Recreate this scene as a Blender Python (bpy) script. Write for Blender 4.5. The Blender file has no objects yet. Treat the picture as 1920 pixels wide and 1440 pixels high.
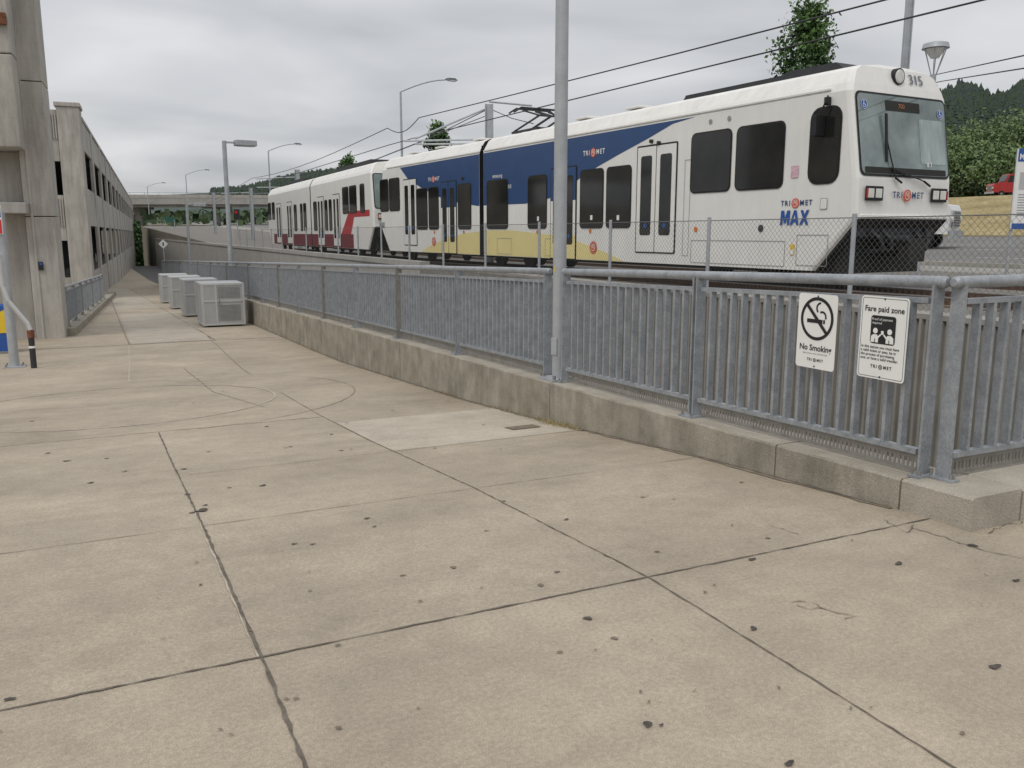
import bpy, bmesh, math, random
from mathutils import Vector, Matrix
random.seed(7)
R=random.random
CZ=1.5; FP=1600.0; TH=math.atan(283/1600.0); CT=math.cos(TH); ST=math.sin(TH)
PH=math.radians(25.7)
p=Vector((-math.sin(PH),math.cos(PH),0)); q=Vector((math.cos(PH),math.sin(PH),0)); Zv=Vector((0,0,1))
col=bpy.context.scene.collection
# ---------------- terrain profile ----------------
PROF=[(-50,1.5),(2.95,1.5),(4.94,1.63),(7.27,1.84),(9.31,1.99),(15.4,2.33),(25.8,2.6),(80,4.03),(400,8)]
def interp(T,s):
    if s<=T[0][0]: return T[0][1]
    for (a,x),(b,y) in zip(T,T[1:]):
        if s<=b: return x+(y-x)*(s-a)/(b-a)
    return T[-1][1]
def gz(s): return CZ-interp(PROF,s)
def W(s,t,z): return p*s+q*t+Zv*z
def G(s,t,dz=0): return W(s,t,gz(s)+dz)
RS=[(-3000,0),(60,0),(250,3.6),(600,8),(3000,8)]
RT=[(8.7,-1.25),(25,-1.15),(60,-.3),(63,0.2),(78,3.5),(300,8),(4000,8)]
def fz(s,t): return CZ+interp(RS,s)+interp(RT,t)
def ray(u,v):
    a=(u-960)/FP; b=(720-v)/FP
    return Vector((a,CT+b*ST,-ST+b*CT))
def on_ground(u,v):
    r=ray(u,v); k=5.0
    for i in range(40):
        P=r*k; s=P.dot(p); d=interp(PROF,s); k=.5*k+.5*d/max(1e-4,-r.z)
    P=r*k
    return P.dot(p),P.dot(q)
def on_t(u,v,t):
    r=ray(u,v); k=t/r.dot(q); P=r*k
    return P.dot(p),P.z+CZ
# ---------------- materials ----------------
MATS={}
def mat(name,c,rough=.7,metal=0,var=.12,scale=3,bump=0,bscale=60,c2=None,spec=.5,fine=0,fscale=120,streak=0,stretch=None):
    if name in MATS: return MATS[name]
    m=bpy.data.materials.new(name); m.use_nodes=True; nt=m.node_tree; N=nt.nodes; L=nt.links
    b=N['Principled BSDF']; b.inputs['Roughness'].default_value=rough; b.inputs['Metallic'].default_value=metal
    b.inputs['Specular IOR Level'].default_value=spec
    tc=N.new('ShaderNodeTexCoord'); src=tc.outputs['Object']
    if stretch:
        mp=N.new('ShaderNodeMapping'); mp.inputs['Scale'].default_value=stretch; L.new(src,mp.inputs[0]); src2=mp.outputs[0]
    else: src2=src
    n=N.new('ShaderNodeTexNoise'); n.inputs['Scale'].default_value=scale; n.inputs['Detail'].default_value=8; n.inputs['Roughness'].default_value=.62
    L.new(src2,n.inputs['Vector'])
    r=N.new('ShaderNodeValToRGB'); r.color_ramp.elements[0].position=.3; r.color_ramp.elements[1].position=.7
    lo=[x*(1-var) for x in c]; hi=[min(1,x*(1+var)) for x in c]
    if c2: lo=list(c); hi=list(c2)
    r.color_ramp.elements[0].color=(*lo,1); r.color_ramp.elements[1].color=(*hi,1)
    L.new(n.outputs['Fac'],r.inputs[0]); out=r.outputs[0]
    if fine:
        n2=N.new('ShaderNodeTexNoise'); n2.inputs['Scale'].default_value=fscale; n2.inputs['Detail'].default_value=3
        L.new(src,n2.inputs['Vector'])
        mr=N.new('ShaderNodeMapRange'); mr.inputs[1].default_value=.3; mr.inputs[2].default_value=.7; mr.inputs[3].default_value=1-fine; mr.inputs[4].default_value=1+fine
        L.new(n2.outputs['Fac'],mr.inputs[0])
        mx=N.new('ShaderNodeVectorMath'); mx.operation='SCALE'; L.new(out,mx.inputs[0]); L.new(mr.outputs[0],mx.inputs['Scale']); out=mx.outputs[0]
    if streak:
        mp=N.new('ShaderNodeMapping'); mp.inputs['Scale'].default_value=(5,5,.6); L.new(src,mp.inputs[0])
        n3=N.new('ShaderNodeTexNoise'); n3.inputs['Scale'].default_value=1.2; n3.inputs['Detail'].default_value=8; n3.inputs['Roughness'].default_value=.7; L.new(mp.outputs[0],n3.inputs['Vector'])
        mr=N.new('ShaderNodeMapRange'); mr.inputs[1].default_value=.42; mr.inputs[2].default_value=.75; mr.inputs[3].default_value=1; mr.inputs[4].default_value=1-streak
        L.new(n3.outputs['Fac'],mr.inputs[0])
        mx=N.new('ShaderNodeVectorMath'); mx.operation='SCALE'; L.new(out,mx.inputs[0]); L.new(mr.outputs[0],mx.inputs['Scale']); out=mx.outputs[0]
    L.new(out,b.inputs['Base Color'])
    if bump:
        nb=N.new('ShaderNodeTexNoise'); nb.inputs['Scale'].default_value=bscale; nb.inputs['Detail'].default_value=5; L.new(src,nb.inputs['Vector'])
        bp=N.new('ShaderNodeBump'); bp.inputs['Strength'].default_value=bump; bp.inputs['Distance'].default_value=.01
        L.new(nb.outputs['Fac'],bp.inputs['Height']); L.new(bp.outputs[0],b.inputs['Normal'])
    MATS[name]=m; return m
def pavemat(name,base,light):
    m=mat(name,base,.85,0,.1,.5,.35,220,c2=light,fine=.22,fscale=240)
    nt=m.node_tree;N=nt.nodes;L=nt.links;b=N['Principled BSDF']
    src=b.inputs['Base Color'].links[0].from_socket; tc=[x for x in N if x.type=='TEX_COORD'][0].outputs['Object']
    def mul(out,scale,lo,hi,a,bb,detail=6,st=None,off=(0,0,0)):
        n=N.new('ShaderNodeTexNoise'); n.inputs['Scale'].default_value=scale; n.inputs['Detail'].default_value=detail; n.inputs['Roughness'].default_value=.7
        mp=N.new('ShaderNodeMapping'); mp.inputs['Rotation'].default_value=(0,0,-PH); L.new(tc,mp.inputs[0])
        mp2=N.new('ShaderNodeMapping'); mp2.inputs['Scale'].default_value=st or (1,1,1); mp2.inputs['Location'].default_value=off; L.new(mp.outputs[0],mp2.inputs[0]); v=mp2.outputs[0]
        L.new(v,n.inputs['Vector'])
        mr=N.new('ShaderNodeMapRange'); mr.inputs[1].default_value=lo; mr.inputs[2].default_value=hi; mr.inputs[3].default_value=a; mr.inputs[4].default_value=bb
        L.new(n.outputs['Fac'],mr.inputs[0])
        mx=N.new('ShaderNodeVectorMath'); mx.operation='SCALE'; L.new(out,mx.inputs[0]); L.new(mr.outputs[0],mx.inputs['Scale']); return mx.outputs[0]
    o=mul(src,1.1,.36,.64,.88,1.06)
    o=mul(o,6,.35,.65,.93,1.05)
    o=mul(o,55,.35,.66,.84,1.14)
    o=mul(o,.9,.50,.66,1,.87,8,(.45,1.6,1),(3,7,0))
    o=mul(o,.35,.48,.62,1,.90,6,None,(11,2,0))
    vo=N.new('ShaderNodeTexVoronoi'); vo.inputs['Scale'].default_value=46; L.new(tc,vo.inputs['Vector'])
    mr=N.new('ShaderNodeMapRange'); mr.inputs[1].default_value=.04; mr.inputs[2].default_value=.14; mr.inputs[3].default_value=.68; mr.inputs[4].default_value=1
    L.new(vo.outputs['Distance'],mr.inputs[0]); mx=N.new('ShaderNodeVectorMath'); mx.operation='SCALE'; L.new(o,mx.inputs[0]); L.new(mr.outputs[0],mx.inputs['Scale'])
    L.new(mx.outputs[0],b.inputs['Base Color']); return m
m_pave=pavemat('pavement_concrete',(.36,.302,.228),(.455,.388,.298))
m_pave2=pavemat('light_concrete',(.475,.415,.33),(.52,.46,.375))
m_pave3=pavemat('walkway_concrete',(.40,.35,.28),(.47,.415,.34))
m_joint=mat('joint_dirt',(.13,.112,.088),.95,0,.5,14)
m_jlight=mat('joint_light',(.43,.38,.305),.95,0,.2,14)
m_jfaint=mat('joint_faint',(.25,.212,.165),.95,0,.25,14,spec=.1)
m_gum=mat('gum',(.085,.076,.068),.95,0,.35,30,spec=.15)
m_gum2=mat('gum_faded',(.20,.168,.13),.95,0,.25,30,spec=.15)
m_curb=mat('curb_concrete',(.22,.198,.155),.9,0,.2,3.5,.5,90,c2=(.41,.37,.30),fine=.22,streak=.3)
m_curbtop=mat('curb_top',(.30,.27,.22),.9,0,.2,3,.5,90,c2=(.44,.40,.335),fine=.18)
m_conc=mat('building_concrete',(.35,.33,.295),.9,0,.2,.6,.3,40,c2=(.51,.485,.44),fine=.1,fscale=60,streak=.36)
m_conc2=mat('wall_concrete',(.34,.325,.30),.9,0,.1,.8,.2,30,c2=(.43,.41,.38),streak=.25)
m_rib=mat('ribbed_concrete',(.25,.235,.21),.9,0,.1,2,.3,60,c2=(.35,.33,.30),streak=.2)
m_galv=mat('galvanized_steel',(.235,.255,.275),.5,.3,.2,9,.1,80,c2=(.385,.405,.43),fine=.14,fscale=70)
m_galvd=mat('galvanized_post',(.20,.19,.17),.5,.3,.2,8,c2=(.31,.30,.28),fine=.12)
m_pole=mat('pole_steel',(.35,.37,.39),.5,.3,.1,6,c2=(.45,.47,.49),fine=.08)
m_white=mat('train_white',(.80,.79,.75),.32,0,.04,1.2,streak=.07)
m_roofw=mat('train_roof_white',(.78,.77,.735),.45,0,.06,1.5,streak=.14)
m_blue=mat('train_blue',(.014,.058,.175),.3,0,.1,1)
m_yel=mat('train_yellow',(.78,.67,.30),.35,0,.05,1)
m_red=mat('train_red',(.42,.035,.04),.35,0,.08,1)
m_dred=mat('train_dark_red',(.16,.02,.03),.4,0,.1,1)
m_black=mat('black_rubber',(.012,.012,.013),.6,0,.2,5)
m_blk2=mat('roof_black',(.03,.032,.035),.7,0,.3,3)
m_under=mat('under_black',(.018,.017,.016),.8,0,.5,7,bump=.5,bscale=20)
m_glass=mat('dark_glass',(.010,.011,.011),.08,0,.3,1.2,spec=.45,c2=(.028,.028,.025))
m_wind=mat('windshield_glass',(.05,.075,.075),.05,0,.5,.8,c2=(.29,.36,.35),spec=.9)  # pale greenish end of the glass colour is painted reflection
m_refl=mat('painted_reflection',(.34,.41,.40),.6,0,.3,6,stretch=(1,1,.1))  # reflection on the windshield, painted as pale upright streaks
m_logo=mat('logo_orange',(.62,.10,.045),.5,0,.05,2)
m_text=mat('text_blue',(.02,.055,.17),.5,0,.05,2)
m_textbk=mat('text_black',(.012,.012,.012),.6,0,.1,2)
m_textg=mat('text_gray',(.14,.16,.2),.6,0,.1,2)
m_sign=mat('sign_white',(.80,.80,.78),.4,0,.03,3)
m_seam=mat('panel_seam',(.30,.29,.27),.6,0,.1,2)
m_lamp=mat('lamp_glass',(.7,.7,.66),.15,0,.1,10)
m_orange=mat('amber_lens',(.7,.18,.02),.3,0,.1,2)
m_redl=mat('red_lens',(.6,.02,.02),.3,0,.1,2)
m_bal=mat('ballast',(.10,.092,.082),.95,0,.4,25,1,60,c2=(.26,.24,.215),fine=.35,fscale=40)
m_rail=mat('rail_steel',(.12,.07,.045),.6,.3,.3,5)
m_railt=mat('rail_top',(.42,.40,.38),.3,.8,.1,5)
m_tie=mat('tie',(.13,.085,.055),.9,0,.3,4)
m_asph=mat('asphalt',(.095,.092,.088),.92,0,.15,.5,.3,120,c2=(.14,.135,.13),fine=.15)
m_hwy=mat('highway_surface',(.135,.132,.125),.92,0,.15,.15,c2=(.19,.185,.175),fine=.1,fscale=6)
m_shoulder=mat('shoulder_surface',(.25,.24,.215),.92,0,.15,.4,c2=(.31,.295,.27),fine=.1,fscale=9)
m_paint=mat('road_paint',(.6,.6,.57),.8,0,.1,3)
m_grass=mat('dry_grass',(.20,.155,.065),.98,0,.3,.25,1,8,c2=(.38,.31,.155),fine=.3,fscale=4)
m_dirt=mat('ground_dirt',(.13,.115,.085),.98,0,.3,.1,c2=(.20,.175,.125),fine=.2,fscale=3)
m_leaf=mat('leaf_mid',(.055,.115,.028),.6,0,.3,2)
m_leafl=mat('leaf_light',(.10,.185,.045),.6,0,.3,2)
m_leafd=mat('leaf_dark',(.024,.056,.017),.7,0,.3,2)
m_tleaf=mat('tree_leaf_mid',(.080,.125,.048),.75,0,.3,.4)
m_tleafl=mat('tree_leaf_light',(.13,.19,.07),.75,0,.3,.4)
m_tleafd=mat('tree_leaf_dark',(.040,.068,.030),.8,0,.3,.4)
m_conif=mat('conifer',(.036,.054,.046),.9,0,.4,.05,c2=(.055,.078,.062))
m_bark=mat('bark',(.10,.08,.06),.95,0,.3,9,.5,30)
m_lock=mat('locker_gray',(.42,.425,.42),.5,.2,.06,4,streak=.15)
m_lockf=mat('locker_frame',(.50,.505,.50),.45,.2,.06,4)
m_hole=mat('perforation',(.17,.17,.17),.7,0,.1,4)
m_wire=mat('wire',(.045,.045,.048),.6,.3,.1,2)
m_chain=mat('chain_wire',(.17,.175,.175),.6,.3,.1,9)
m_sigblue=mat('sign_blue',(.02,.09,.34),.45,0,.05,3)
m_sigred=mat('sign_red',(.55,.03,.03),.45,0,.05,3)
m_sigyel=mat('sign_yellow',(.75,.52,.03),.45,0,.05,3)
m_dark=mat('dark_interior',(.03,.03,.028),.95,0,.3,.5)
m_rust=mat('rust',(.16,.06,.03),.9,0,.4,9)
m_led=mat('led_orange',(.42,.17,.06),.5,0,.05,3)
m_pink=mat('pink_sticker',(.66,.42,.50),.5,0,.3,30)
# ---------------- mesh builder ----------------
WM={}
class MB:
    def __init__(s): s.V=[];s.F=[];s.MI=[];s.SM=[];s.mats=[]
    def mi(s,m):
        if m not in s.mats: s.mats.append(m)
        return s.mats.index(m)
    def add(s,vs,fs,m,sm=False):
        o=len(s.V); s.V+= [Vector(v) for v in vs]; k=s.mi(m)
        for f in fs: s.F.append([o+i for i in f]); s.MI.append(k); s.SM.append(sm)
    def poly(s,pts,m): s.add(pts,[list(range(len(pts)))],m)
    def beam(s,a,b,w,h,m):
        a=Vector(a);b=Vector(b);w=Vector(w)/2;h=Vector(h)/2
        vs=[a-w-h,a+w-h,a+w+h,a-w+h,b-w-h,b+w-h,b+w+h,b-w+h]
        s.add(vs,[(0,1,2,3),(4,7,6,5),(0,4,5,1),(1,5,6,2),(2,6,7,3),(3,7,4,0)],m)
    def box(s,c,sz,m,ax=None):
        X,Y,Z=ax or (Vector((1,0,0)),Vector((0,1,0)),Zv); c=Vector(c)
        s.beam(c-X*sz[0]/2,c+X*sz[0]/2,Y*sz[1],Z*sz[2],m)
    def prism(s,pts,off,m,mside=None):
        n=len(pts); off=Vector(off); vs=[Vector(x) for x in pts]; vs+=[v+off for v in vs]
        s.add(vs,[list(range(n)),list(range(2*n-1,n-1,-1))],m)
        s.add(vs,[(i,(i+1)%n,n+(i+1)%n,n+i) for i in range(n)],mside or m)
    def cyl(s,a,b,r0,m,r1=None,n=12,cap=True,sm=True):
        a=Vector(a);b=Vector(b); r1=r0 if r1 is None else r1
        d=(b-a).normalized(); x=d.orthogonal().normalized(); y=d.cross(x)
        vs=[]
        for c,r in ((a,r0),(b,r1)):
            for i in range(n):
                t=2*math.pi*i/n; vs.append(c+(x*math.cos(t)+y*math.sin(t))*r)
        s.add(vs,[(i,(i+1)%n,n+(i+1)%n,n+i) for i in range(n)],m,sm)
        if cap: s.add(vs[:n],[list(range(n))],m); s.add(vs[n:],[list(range(n))],m)
    def tube(s,pts,r,m,n=8):
        for a,b in zip(pts,pts[1:]): s.cyl(a,b,r,m,n=n)
    def mesh(s,me,M,m):
        s.add([M@v.co for v in me.vertices],[list(f.vertices) for f in me.polygons],m)
    def obj(s,name,parent=None,bevel=0,label=None,kind=None,cat=None,group=None,local=False):
        if parent is not None:
            if not local:
                I=WM[parent.name].inverted(); vs=[I@v for v in s.V]
            else: vs=s.V
            loc=None
        else:
            n=len(s.V); loc=Vector((sum(v.x for v in s.V)/n,sum(v.y for v in s.V)/n,min(v.z for v in s.V)))
            if kind=='structure': loc=Vector((0,0,0))
            vs=[v-loc for v in s.V]
        me=bpy.data.meshes.new(name); me.from_pydata([tuple(v) for v in vs],[],s.F)
        for m in s.mats: me.materials.append(m)
        me.polygons.foreach_set('material_index',s.MI); me.polygons.foreach_set('use_smooth',s.SM)
        me.update()
        if len(s.F)<30000 and kind!='structure':
            bm=bmesh.new(); bm.from_mesh(me); bmesh.ops.recalc_face_normals(bm,faces=bm.faces); bm.to_mesh(me); bm.free()
        o=bpy.data.objects.new(name,me); col.objects.link(o)
        if parent is not None: o.parent=parent; WM[o.name]=WM[parent.name]
        else: o.location=loc; WM[o.name]=Matrix.Translation(loc)
        if bevel:
            md=o.modifiers.new('Bevel','BEVEL'); md.width=bevel; md.segments=2; md.limit_method='ANGLE'
        if label: o['label']=label
        if kind: o['kind']=kind
        if cat: o['category']=cat
        if group: o['group']=group
        return o
def thing(name,label,cat,loc,X=None,group=None):
    e=bpy.data.objects.new(name,None); e.empty_display_size=.3; col.objects.link(e)
    loc=Vector(loc)
    if X is not None:
        X=Vector(X).normalized(); Y=Zv.cross(X)
        M=Matrix(((X.x,Y.x,0,loc.x),(X.y,Y.y,0,loc.y),(0,0,1,loc.z),(0,0,0,1)))
    else: M=Matrix.Translation(loc)
    e.matrix_world=M; WM[e.name]=M; e['label']=label; e['category']=cat
    if group: e['group']=group
    return e
_tc={}
def tmesh(txt,size,bold=0,align='CENTER'):
    k=(txt,size,bold,align)
    if k in _tc: return _tc[k]
    c=bpy.data.curves.new('t','FONT'); c.body=txt; c.size=size; c.align_x=align; c.align_y='CENTER'; c.offset=bold; c.resolution_u=3
    o=bpy.data.objects.new('t',c); col.objects.link(o); bpy.context.view_layer.update()
    me=bpy.data.meshes.new_from_object(o.evaluated_get(bpy.context.evaluated_depsgraph_get()))
    bpy.data.objects.remove(o); _tc[k]=me; return me
def fr(o,X,Y):
    X=Vector(X).normalized(); Y=Vector(Y).normalized(); Z=X.cross(Y)
    return Matrix(((X.x,Y.x,Z.x,o[0]),(X.y,Y.y,Z.y,o[1]),(X.z,Y.z,Z.z,o[2]),(0,0,0,1)))
def rrect(x0,x1,y0,y1,r,n=4):
    pts=[]
    for cx,cy,a0 in ((x1-r,y1-r,0),(x0+r,y1-r,90),(x0+r,y0+r,180),(x1-r,y0+r,270)):
        for i in range(n+1):
            a=math.radians(a0+90*i/n); pts.append((cx+r*math.cos(a),cy+r*math.sin(a)))
    return pts
def ringf(mb,M,r0,r1,m,n=28,z=0,a0=0,a1=360,cx=0,cy=0):
    vs=[];fs=[]
    for i in range(n+1):
        a=math.radians(a0+(a1-a0)*i/n)
        vs+= [M@Vector((cx+r0*math.cos(a),cy+r0*math.sin(a),z)),M@Vector((cx+r1*math.cos(a),cy+r1*math.sin(a),z))]
    for i in range(n): fs.append((2*i,2*i+1,2*i+3,2*i+2))
    mb.add(vs,fs,m)
def disc(mb,M,r,m,n=24,z=0,cx=0,cy=0):
    mb.poly([M@Vector((cx+r*math.cos(2*math.pi*i/n),cy+r*math.sin(2*math.pi*i/n),z)) for i in range(n)],m)
def pf(mb,M,pts,m,z=0): mb.poly([M@Vector((x,y,z)) for x,y in pts],m)
def barf(mb,M,x0,y0,x1,y1,wd,m,z):
    dx,dy=x1-x0,y1-y0; l=math.hypot(dx,dy); nx,ny=-dy/l*wd/2,dx/l*wd/2
    pf(mb,M,[(x0+nx,y0+ny),(x0-nx,y0-ny),(x1-nx,y1-ny),(x1+nx,y1+ny)],m,z)
def maxword(mb,M,h,m):
    sl=.05
    def L(x0,pl): pf(mb,M,[(x0+x*h+y*h*sl,y*h-h/2) for x,y in pl],m,0)
    L(-1.27*h,[(0,0),(.21,0),(.21,.60),(.34,.12),(.50,.12),(.63,.60),(.63,0),(.84,0),(.84,1),(.56,1),(.42,.50),(.28,1),(0,1)])
    x0=-.38*h
    L(x0,[(0,0),(.22,0),(.28,.2),(.52,.2),(.58,0),(.80,0),(.52,1),(.28,1)])
    pf(mb,M,[(x0+x*h+y*h*sl,y*h-h/2) for x,y in ((.335,.37),(.465,.37),(.40,.70))],m_white,.002)
    L(.46*h,[(0,0),(.24,0),(.41,.33),(.58,0),(.82,0),(.54,.51),(.80,1),(.57,1),(.41,.69),(.26,1),(.02,1),(.28,.51)])
def swirl(mb,M,r,cx=0,cy=0,z=0,white=None):
    disc(mb,M,r,m_logo,z=z,cx=cx,cy=cy); w=white or m_sign
    ringf(mb,M,r*.60,r*.70,w,z=z+.002,cx=cx,cy=cy,a0=20,a1=200)
    ringf(mb,M,r*.60,r*.70,w,z=z+.002,cx=cx,cy=cy,a0=215,a1=370)
    ringf(mb,M,r*.30,r*.40,w,z=z+.002,cx=cx,cy=cy,a0=-60,a1=190)
    ringf(mb,M,r*.08,r*.16,w,z=z+.002,cx=cx,cy=cy,n=10)
def trimet(mb,M,size,m,z=0,circ=True):
    T=M@Matrix.Translation((0,0,z))
    for ch,x in (('T',-2.6),('R',-1.8),('I',-1.15),('M',1.3),('E',2.2),('T',2.95)):
        mb.mesh(tmesh(ch,size,size*.02),T@Matrix.Translation((x*size*.9,0,0)),m)
    if circ: swirl(mb,M,size*.68,z=z)
    else: ringf(mb,M,size*.33,size*.5,m,z=z); disc(mb,M,size*.15,m,z=z)
# ---------------- ground, pavement ----------------
def sheet(ss,ts,zf,m):
    mb=MB(); n=len(ts); vs=[W(s,t,zf(s,t)) for s in ss for t in ts]
    fs=[(i*n+j,(i+1)*n+j,(i+1)*n+j+1,i*n+j+1) for i in range(len(ss)-1) for j in range(n-1)]
    mb.add([Vector(v) for v in vs],fs,m); return mb
def gfun(s,t):
    if t<8.69: return gz(s)-(.35 if t<4.2 else 1.45)-(0 if s<60 else min(6,(s-60)*.02))
    return fz(s,t)
ss=[-400,-50,2.95,4.94,7.27,9.31,15.4,25.8,60,80,120,180,250,400,600,1500,3000]
ts=[-1500,-300,-40,4.19,4.2,8.68,8.7,14,25,40,60,63,70,78,120,300,900,3000]
sheet(ss,ts,gfun,m_dirt).obj('ground',kind='structure')
sheet([-400,-50,60,250],[60.5,63,70,78,120],lambda s,t:fz(s,t)+.03,m_grass).obj('grass_embankment',kind='structure')
hs=[-120,-50,60,250,600]
mb=sheet(hs,[26,40,60],lambda s,t:fz(s,t)+.02,m_hwy)
sh=sheet(hs,[22.8,25,25.99],lambda s,t:fz(s,t)+.02,m_shoulder); mb.add(sh.V,sh.F,m_shoulder)
for t in (28,31.6,35.2,38.8,44,47.6,51.2,54.8):
    if t in (28,38.8,44,54.8):
        for a,b in ((-50,60),(60,250)): mb.poly([W(a,t,fz(a,t)+.03),W(b,t,fz(b,t)+.03),W(b,t+.12,fz(b,t+.12)+.03),W(a,t+.12,fz(a,t+.12)+.03)],m_paint)
    else:
        s=-40
        while s<200:
            mb.poly([W(a,b_,fz(a,b_)+.03) for a,b_ in ((s,t),(s+3,t),(s+3,t+.12),(s,t+.12))],m_paint); s+=12
mb.obj('highway',kind='structure')
mb=MB()
for a,b in ((-60,59.9),(60,250)): mb.beam(W(a,26.3,fz(a,26.3)+.07),W(b,26.3,fz(b,26.3)+.07),q*.25,Zv*.16,m_conc)
mb.obj('highway_curb',label='low weathered concrete curb edging the highway',cat='curb')
sheet([-60,60,110,200],[8.75,14,22.5],lambda s,t:fz(s,min(t,25))+.05,m_bal).obj('ballast_trackbed',kind='structure')
sl=[-6,2.95,4.94,7.27,9.31,15.4,25.8,80,150]
sheet(sl,[4.25,8.6],lambda s,t:gz(s)-1.2+ (0.9*max(0,min(1,(s-20)/60))),m_asph).obj('lower_path',kind='structure')
sl=[-4,0,2.95,4.94,7.27,9.31,12,15.4,20,25.8,40,60,80,140]
mb=sheet(sl,[-16,-8,-3,0,2,3.95],lambda s,t:gz(s),m_pave)
mb.add([W(-4,3.95,0),W(2.9,3.95,0),W(2.9,16,0),W(-4,16,0)],[(0,1,2,3)],m_pave)
def ribbon(pts,w,m,dz=.004,jit=0,step=.12,wj=.3):
    P=[]
    for (s0,t0),(s1,t1) in zip(pts,pts[1:]):
        L=math.hypot(s1-s0,t1-t0); n=max(1,int(L/step))
        for i in range(n): P.append((s0+(s1-s0)*i/n,t0+(t1-t0)*i/n))
    P.append(pts[-1]); vs=[];fs=[]
    for i,(s,t) in enumerate(P):
        a=P[max(0,i-1)];b=P[min(len(P)-1,i+1)]; dx,dy=b[0]-a[0],b[1]-a[1]; l=math.hypot(dx,dy) or 1
        j=(R()-.5)*2*jit; ww=w*(1+(R()-.5)*2*wj)/2
        nx,ny=-dy/l,dx/l
        vs+=[G(s+nx*(j+ww),t+ny*(j+ww),dz),G(s+nx*(j-ww),t+ny*(j-ww),dz)]
    for i in range(len(P)-1): fs.append((2*i,2*i+1,2*i+3,2*i+2))
    mb.add(vs,fs,m)
def stpatch(s0,s1,t0,t1,m,dz=.004,t0b=None,t1b=None):
    br=sorted([s0,s1]+[a for a,_ in PROF if s0<a<s1]); t0b=t0 if t0b is None else t0b; t1b=t1 if t1b is None else t1b
    f=lambda s:(s-s0)/(s1-s0)
    for a,b in zip(br,br[1:]):
        mb.poly([G(a,t0+(t0b-t0)*f(a),dz),G(b,t0+(t0b-t0)*f(b),dz),G(b,t1+(t1b-t1)*f(b),dz),G(a,t1+(t1b-t1)*f(a),dz)],m)
stpatch(6.62,8.55,2.1,3.89,m_pave2,.002)
stpatch(7.0,7.2,3.38,3.68,m_gum2,.008)
stpatch(21,33,.55,2.35,m_pave3,.004)
stpatch(36,60,.4,2.2,m_pave3,.004,t1b=1.6)
for t in (.425,2.09):
    ribbon([(-3,t),(9.1 if t<1 else 11.6,t)],.011 if t<1 else .007,m_joint,jit=.003,step=.05,wj=.55)
ribbon([(2.95,.414),(5.4,.414)],.006,m_jlight,dz=.003,jit=.003,wj=.9,step=.08)
ribbon([(2.955,-8),(2.955,3.9)],.009,m_joint,jit=.003,step=.05,wj=.6)
ribbon([(4.9,-8),(4.9,3.88)],.005,m_jfaint,jit=.002,wj=.6)
ribbon([(9.1,-8),(9.1,2.1)],.014,m_jfaint,jit=.006)
ribbon([(6.6,.5),(6.6,3.9)],.006,m_jfaint,jit=.003)
ribbon([(14.2,.3),(20.8,.5)],.02,m_jlight,jit=.008)
ribbon([(14.2,2.1),(22,2.3)],.016,m_jfaint,jit=.006)
for s in (20.9,26.9,33.2,39,46,53,60,68): ribbon([(s,-2.5),(s,3.85)],.04 if s<40 else .08,m_jfaint if s!=26.9 else m_jlight,jit=.01,step=.4)
ribbon([(20.8,.5),(60,.4)],.03,m_jfaint,jit=.01,step=.5)
ribbon([(20.8,2.35),(60,1.7)],.03,m_jfaint,jit=.01,step=.5)
ribbon([(3.2,3.885),(30,3.885)],.04,m_jfaint,dz=.005,jit=.006,wj=.8,step=.1)  # wall-foot strip: dirt line, with shadow painted into the dark tone
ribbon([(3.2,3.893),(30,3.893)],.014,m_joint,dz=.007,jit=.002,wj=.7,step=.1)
def arc(cs,ct,rs,rt,a0,a1,w,m):
    ribbon([(cs+rs*math.cos(math.radians(a)),ct+rt*math.sin(math.radians(a))) for a in [a0+(a1-a0)*i/36 for i in range(37)]],w,m,jit=.004,dz=.0045,wj=.6)
arc(11.6,.1,1.9,1.9,-60,240,.026,m_jlight)
arc(11.9,.3,2.9,2.8,-20,170,.011,m_jfaint)
def crack(uv,w=.006,m=m_joint):
    P=[on_ground(u,v) for u,v in uv]; ribbon(P,w,m,jit=.012,step=.03,wj=.8)
crack([(1485,1128),(1530,1134),(1555,1146),(1602,1155),(1585,1162)],.004,m_gum2)
crack([(1495,1135),(1520,1142),(1550,1143)],.003,m_gum2)
crack([(1705,990),(1760,1005),(1835,1030),(1920,1050)],.005)
crack([(1655,975),(1700,1000),(1715,985)],.004)
crack([(1850,1000),(1890,985),(1920,980)],.005)
crack([(345,690),(400,735),(450,750),(500,765)],.008,m_gum2)
crack([(1440,985),(1500,1003)],.004,m_gum2)
def blot(u,v,r,m=m_gum,dz=.006,asp=1.3,rough=.15):
    s,t=on_ground(u,v); n=16; ph=R()*6
    sl=(gz(s+.05)-gz(s-.05))/.1; pts=[]
    for i in range(n):
        a=2*math.pi*i/n; rr=r*(1+.28*math.sin(2*a+ph)+.15*math.sin(3*a+ph*2)+rough*(R()-.5)*2)
        pts.append((s+rr*math.cos(a),t+rr*math.sin(a)*asp))
    mb.poly([W(a,b,gz(s)+(a-s)*sl+dz) for a,b in pts],m)
for u,v,r in ((1102,1161,.013),(1413,1180,.012),(1865,1252,.016),(1214,1360,.013),(1240,1362,.006),(1685,1058,.015),(1823,1024,.017),(1410,1050,.013),(1480,1434,.011),(1044,1074,.009),(552,1021,.010),(688,973,.012),(493,911,.018),(345,880,.016),(378,958,.03),(352,928,.014),(385,948,.012),(362,962,.014),(170,906,.018),(125,865,.02),(1062,975,.011),(1232,1036,.009),(18,1313,.012),(376,1098,.007),(1905,1090,.012)):
    blot(u,v,r,rough=.15 if r<.02 else .4)
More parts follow.
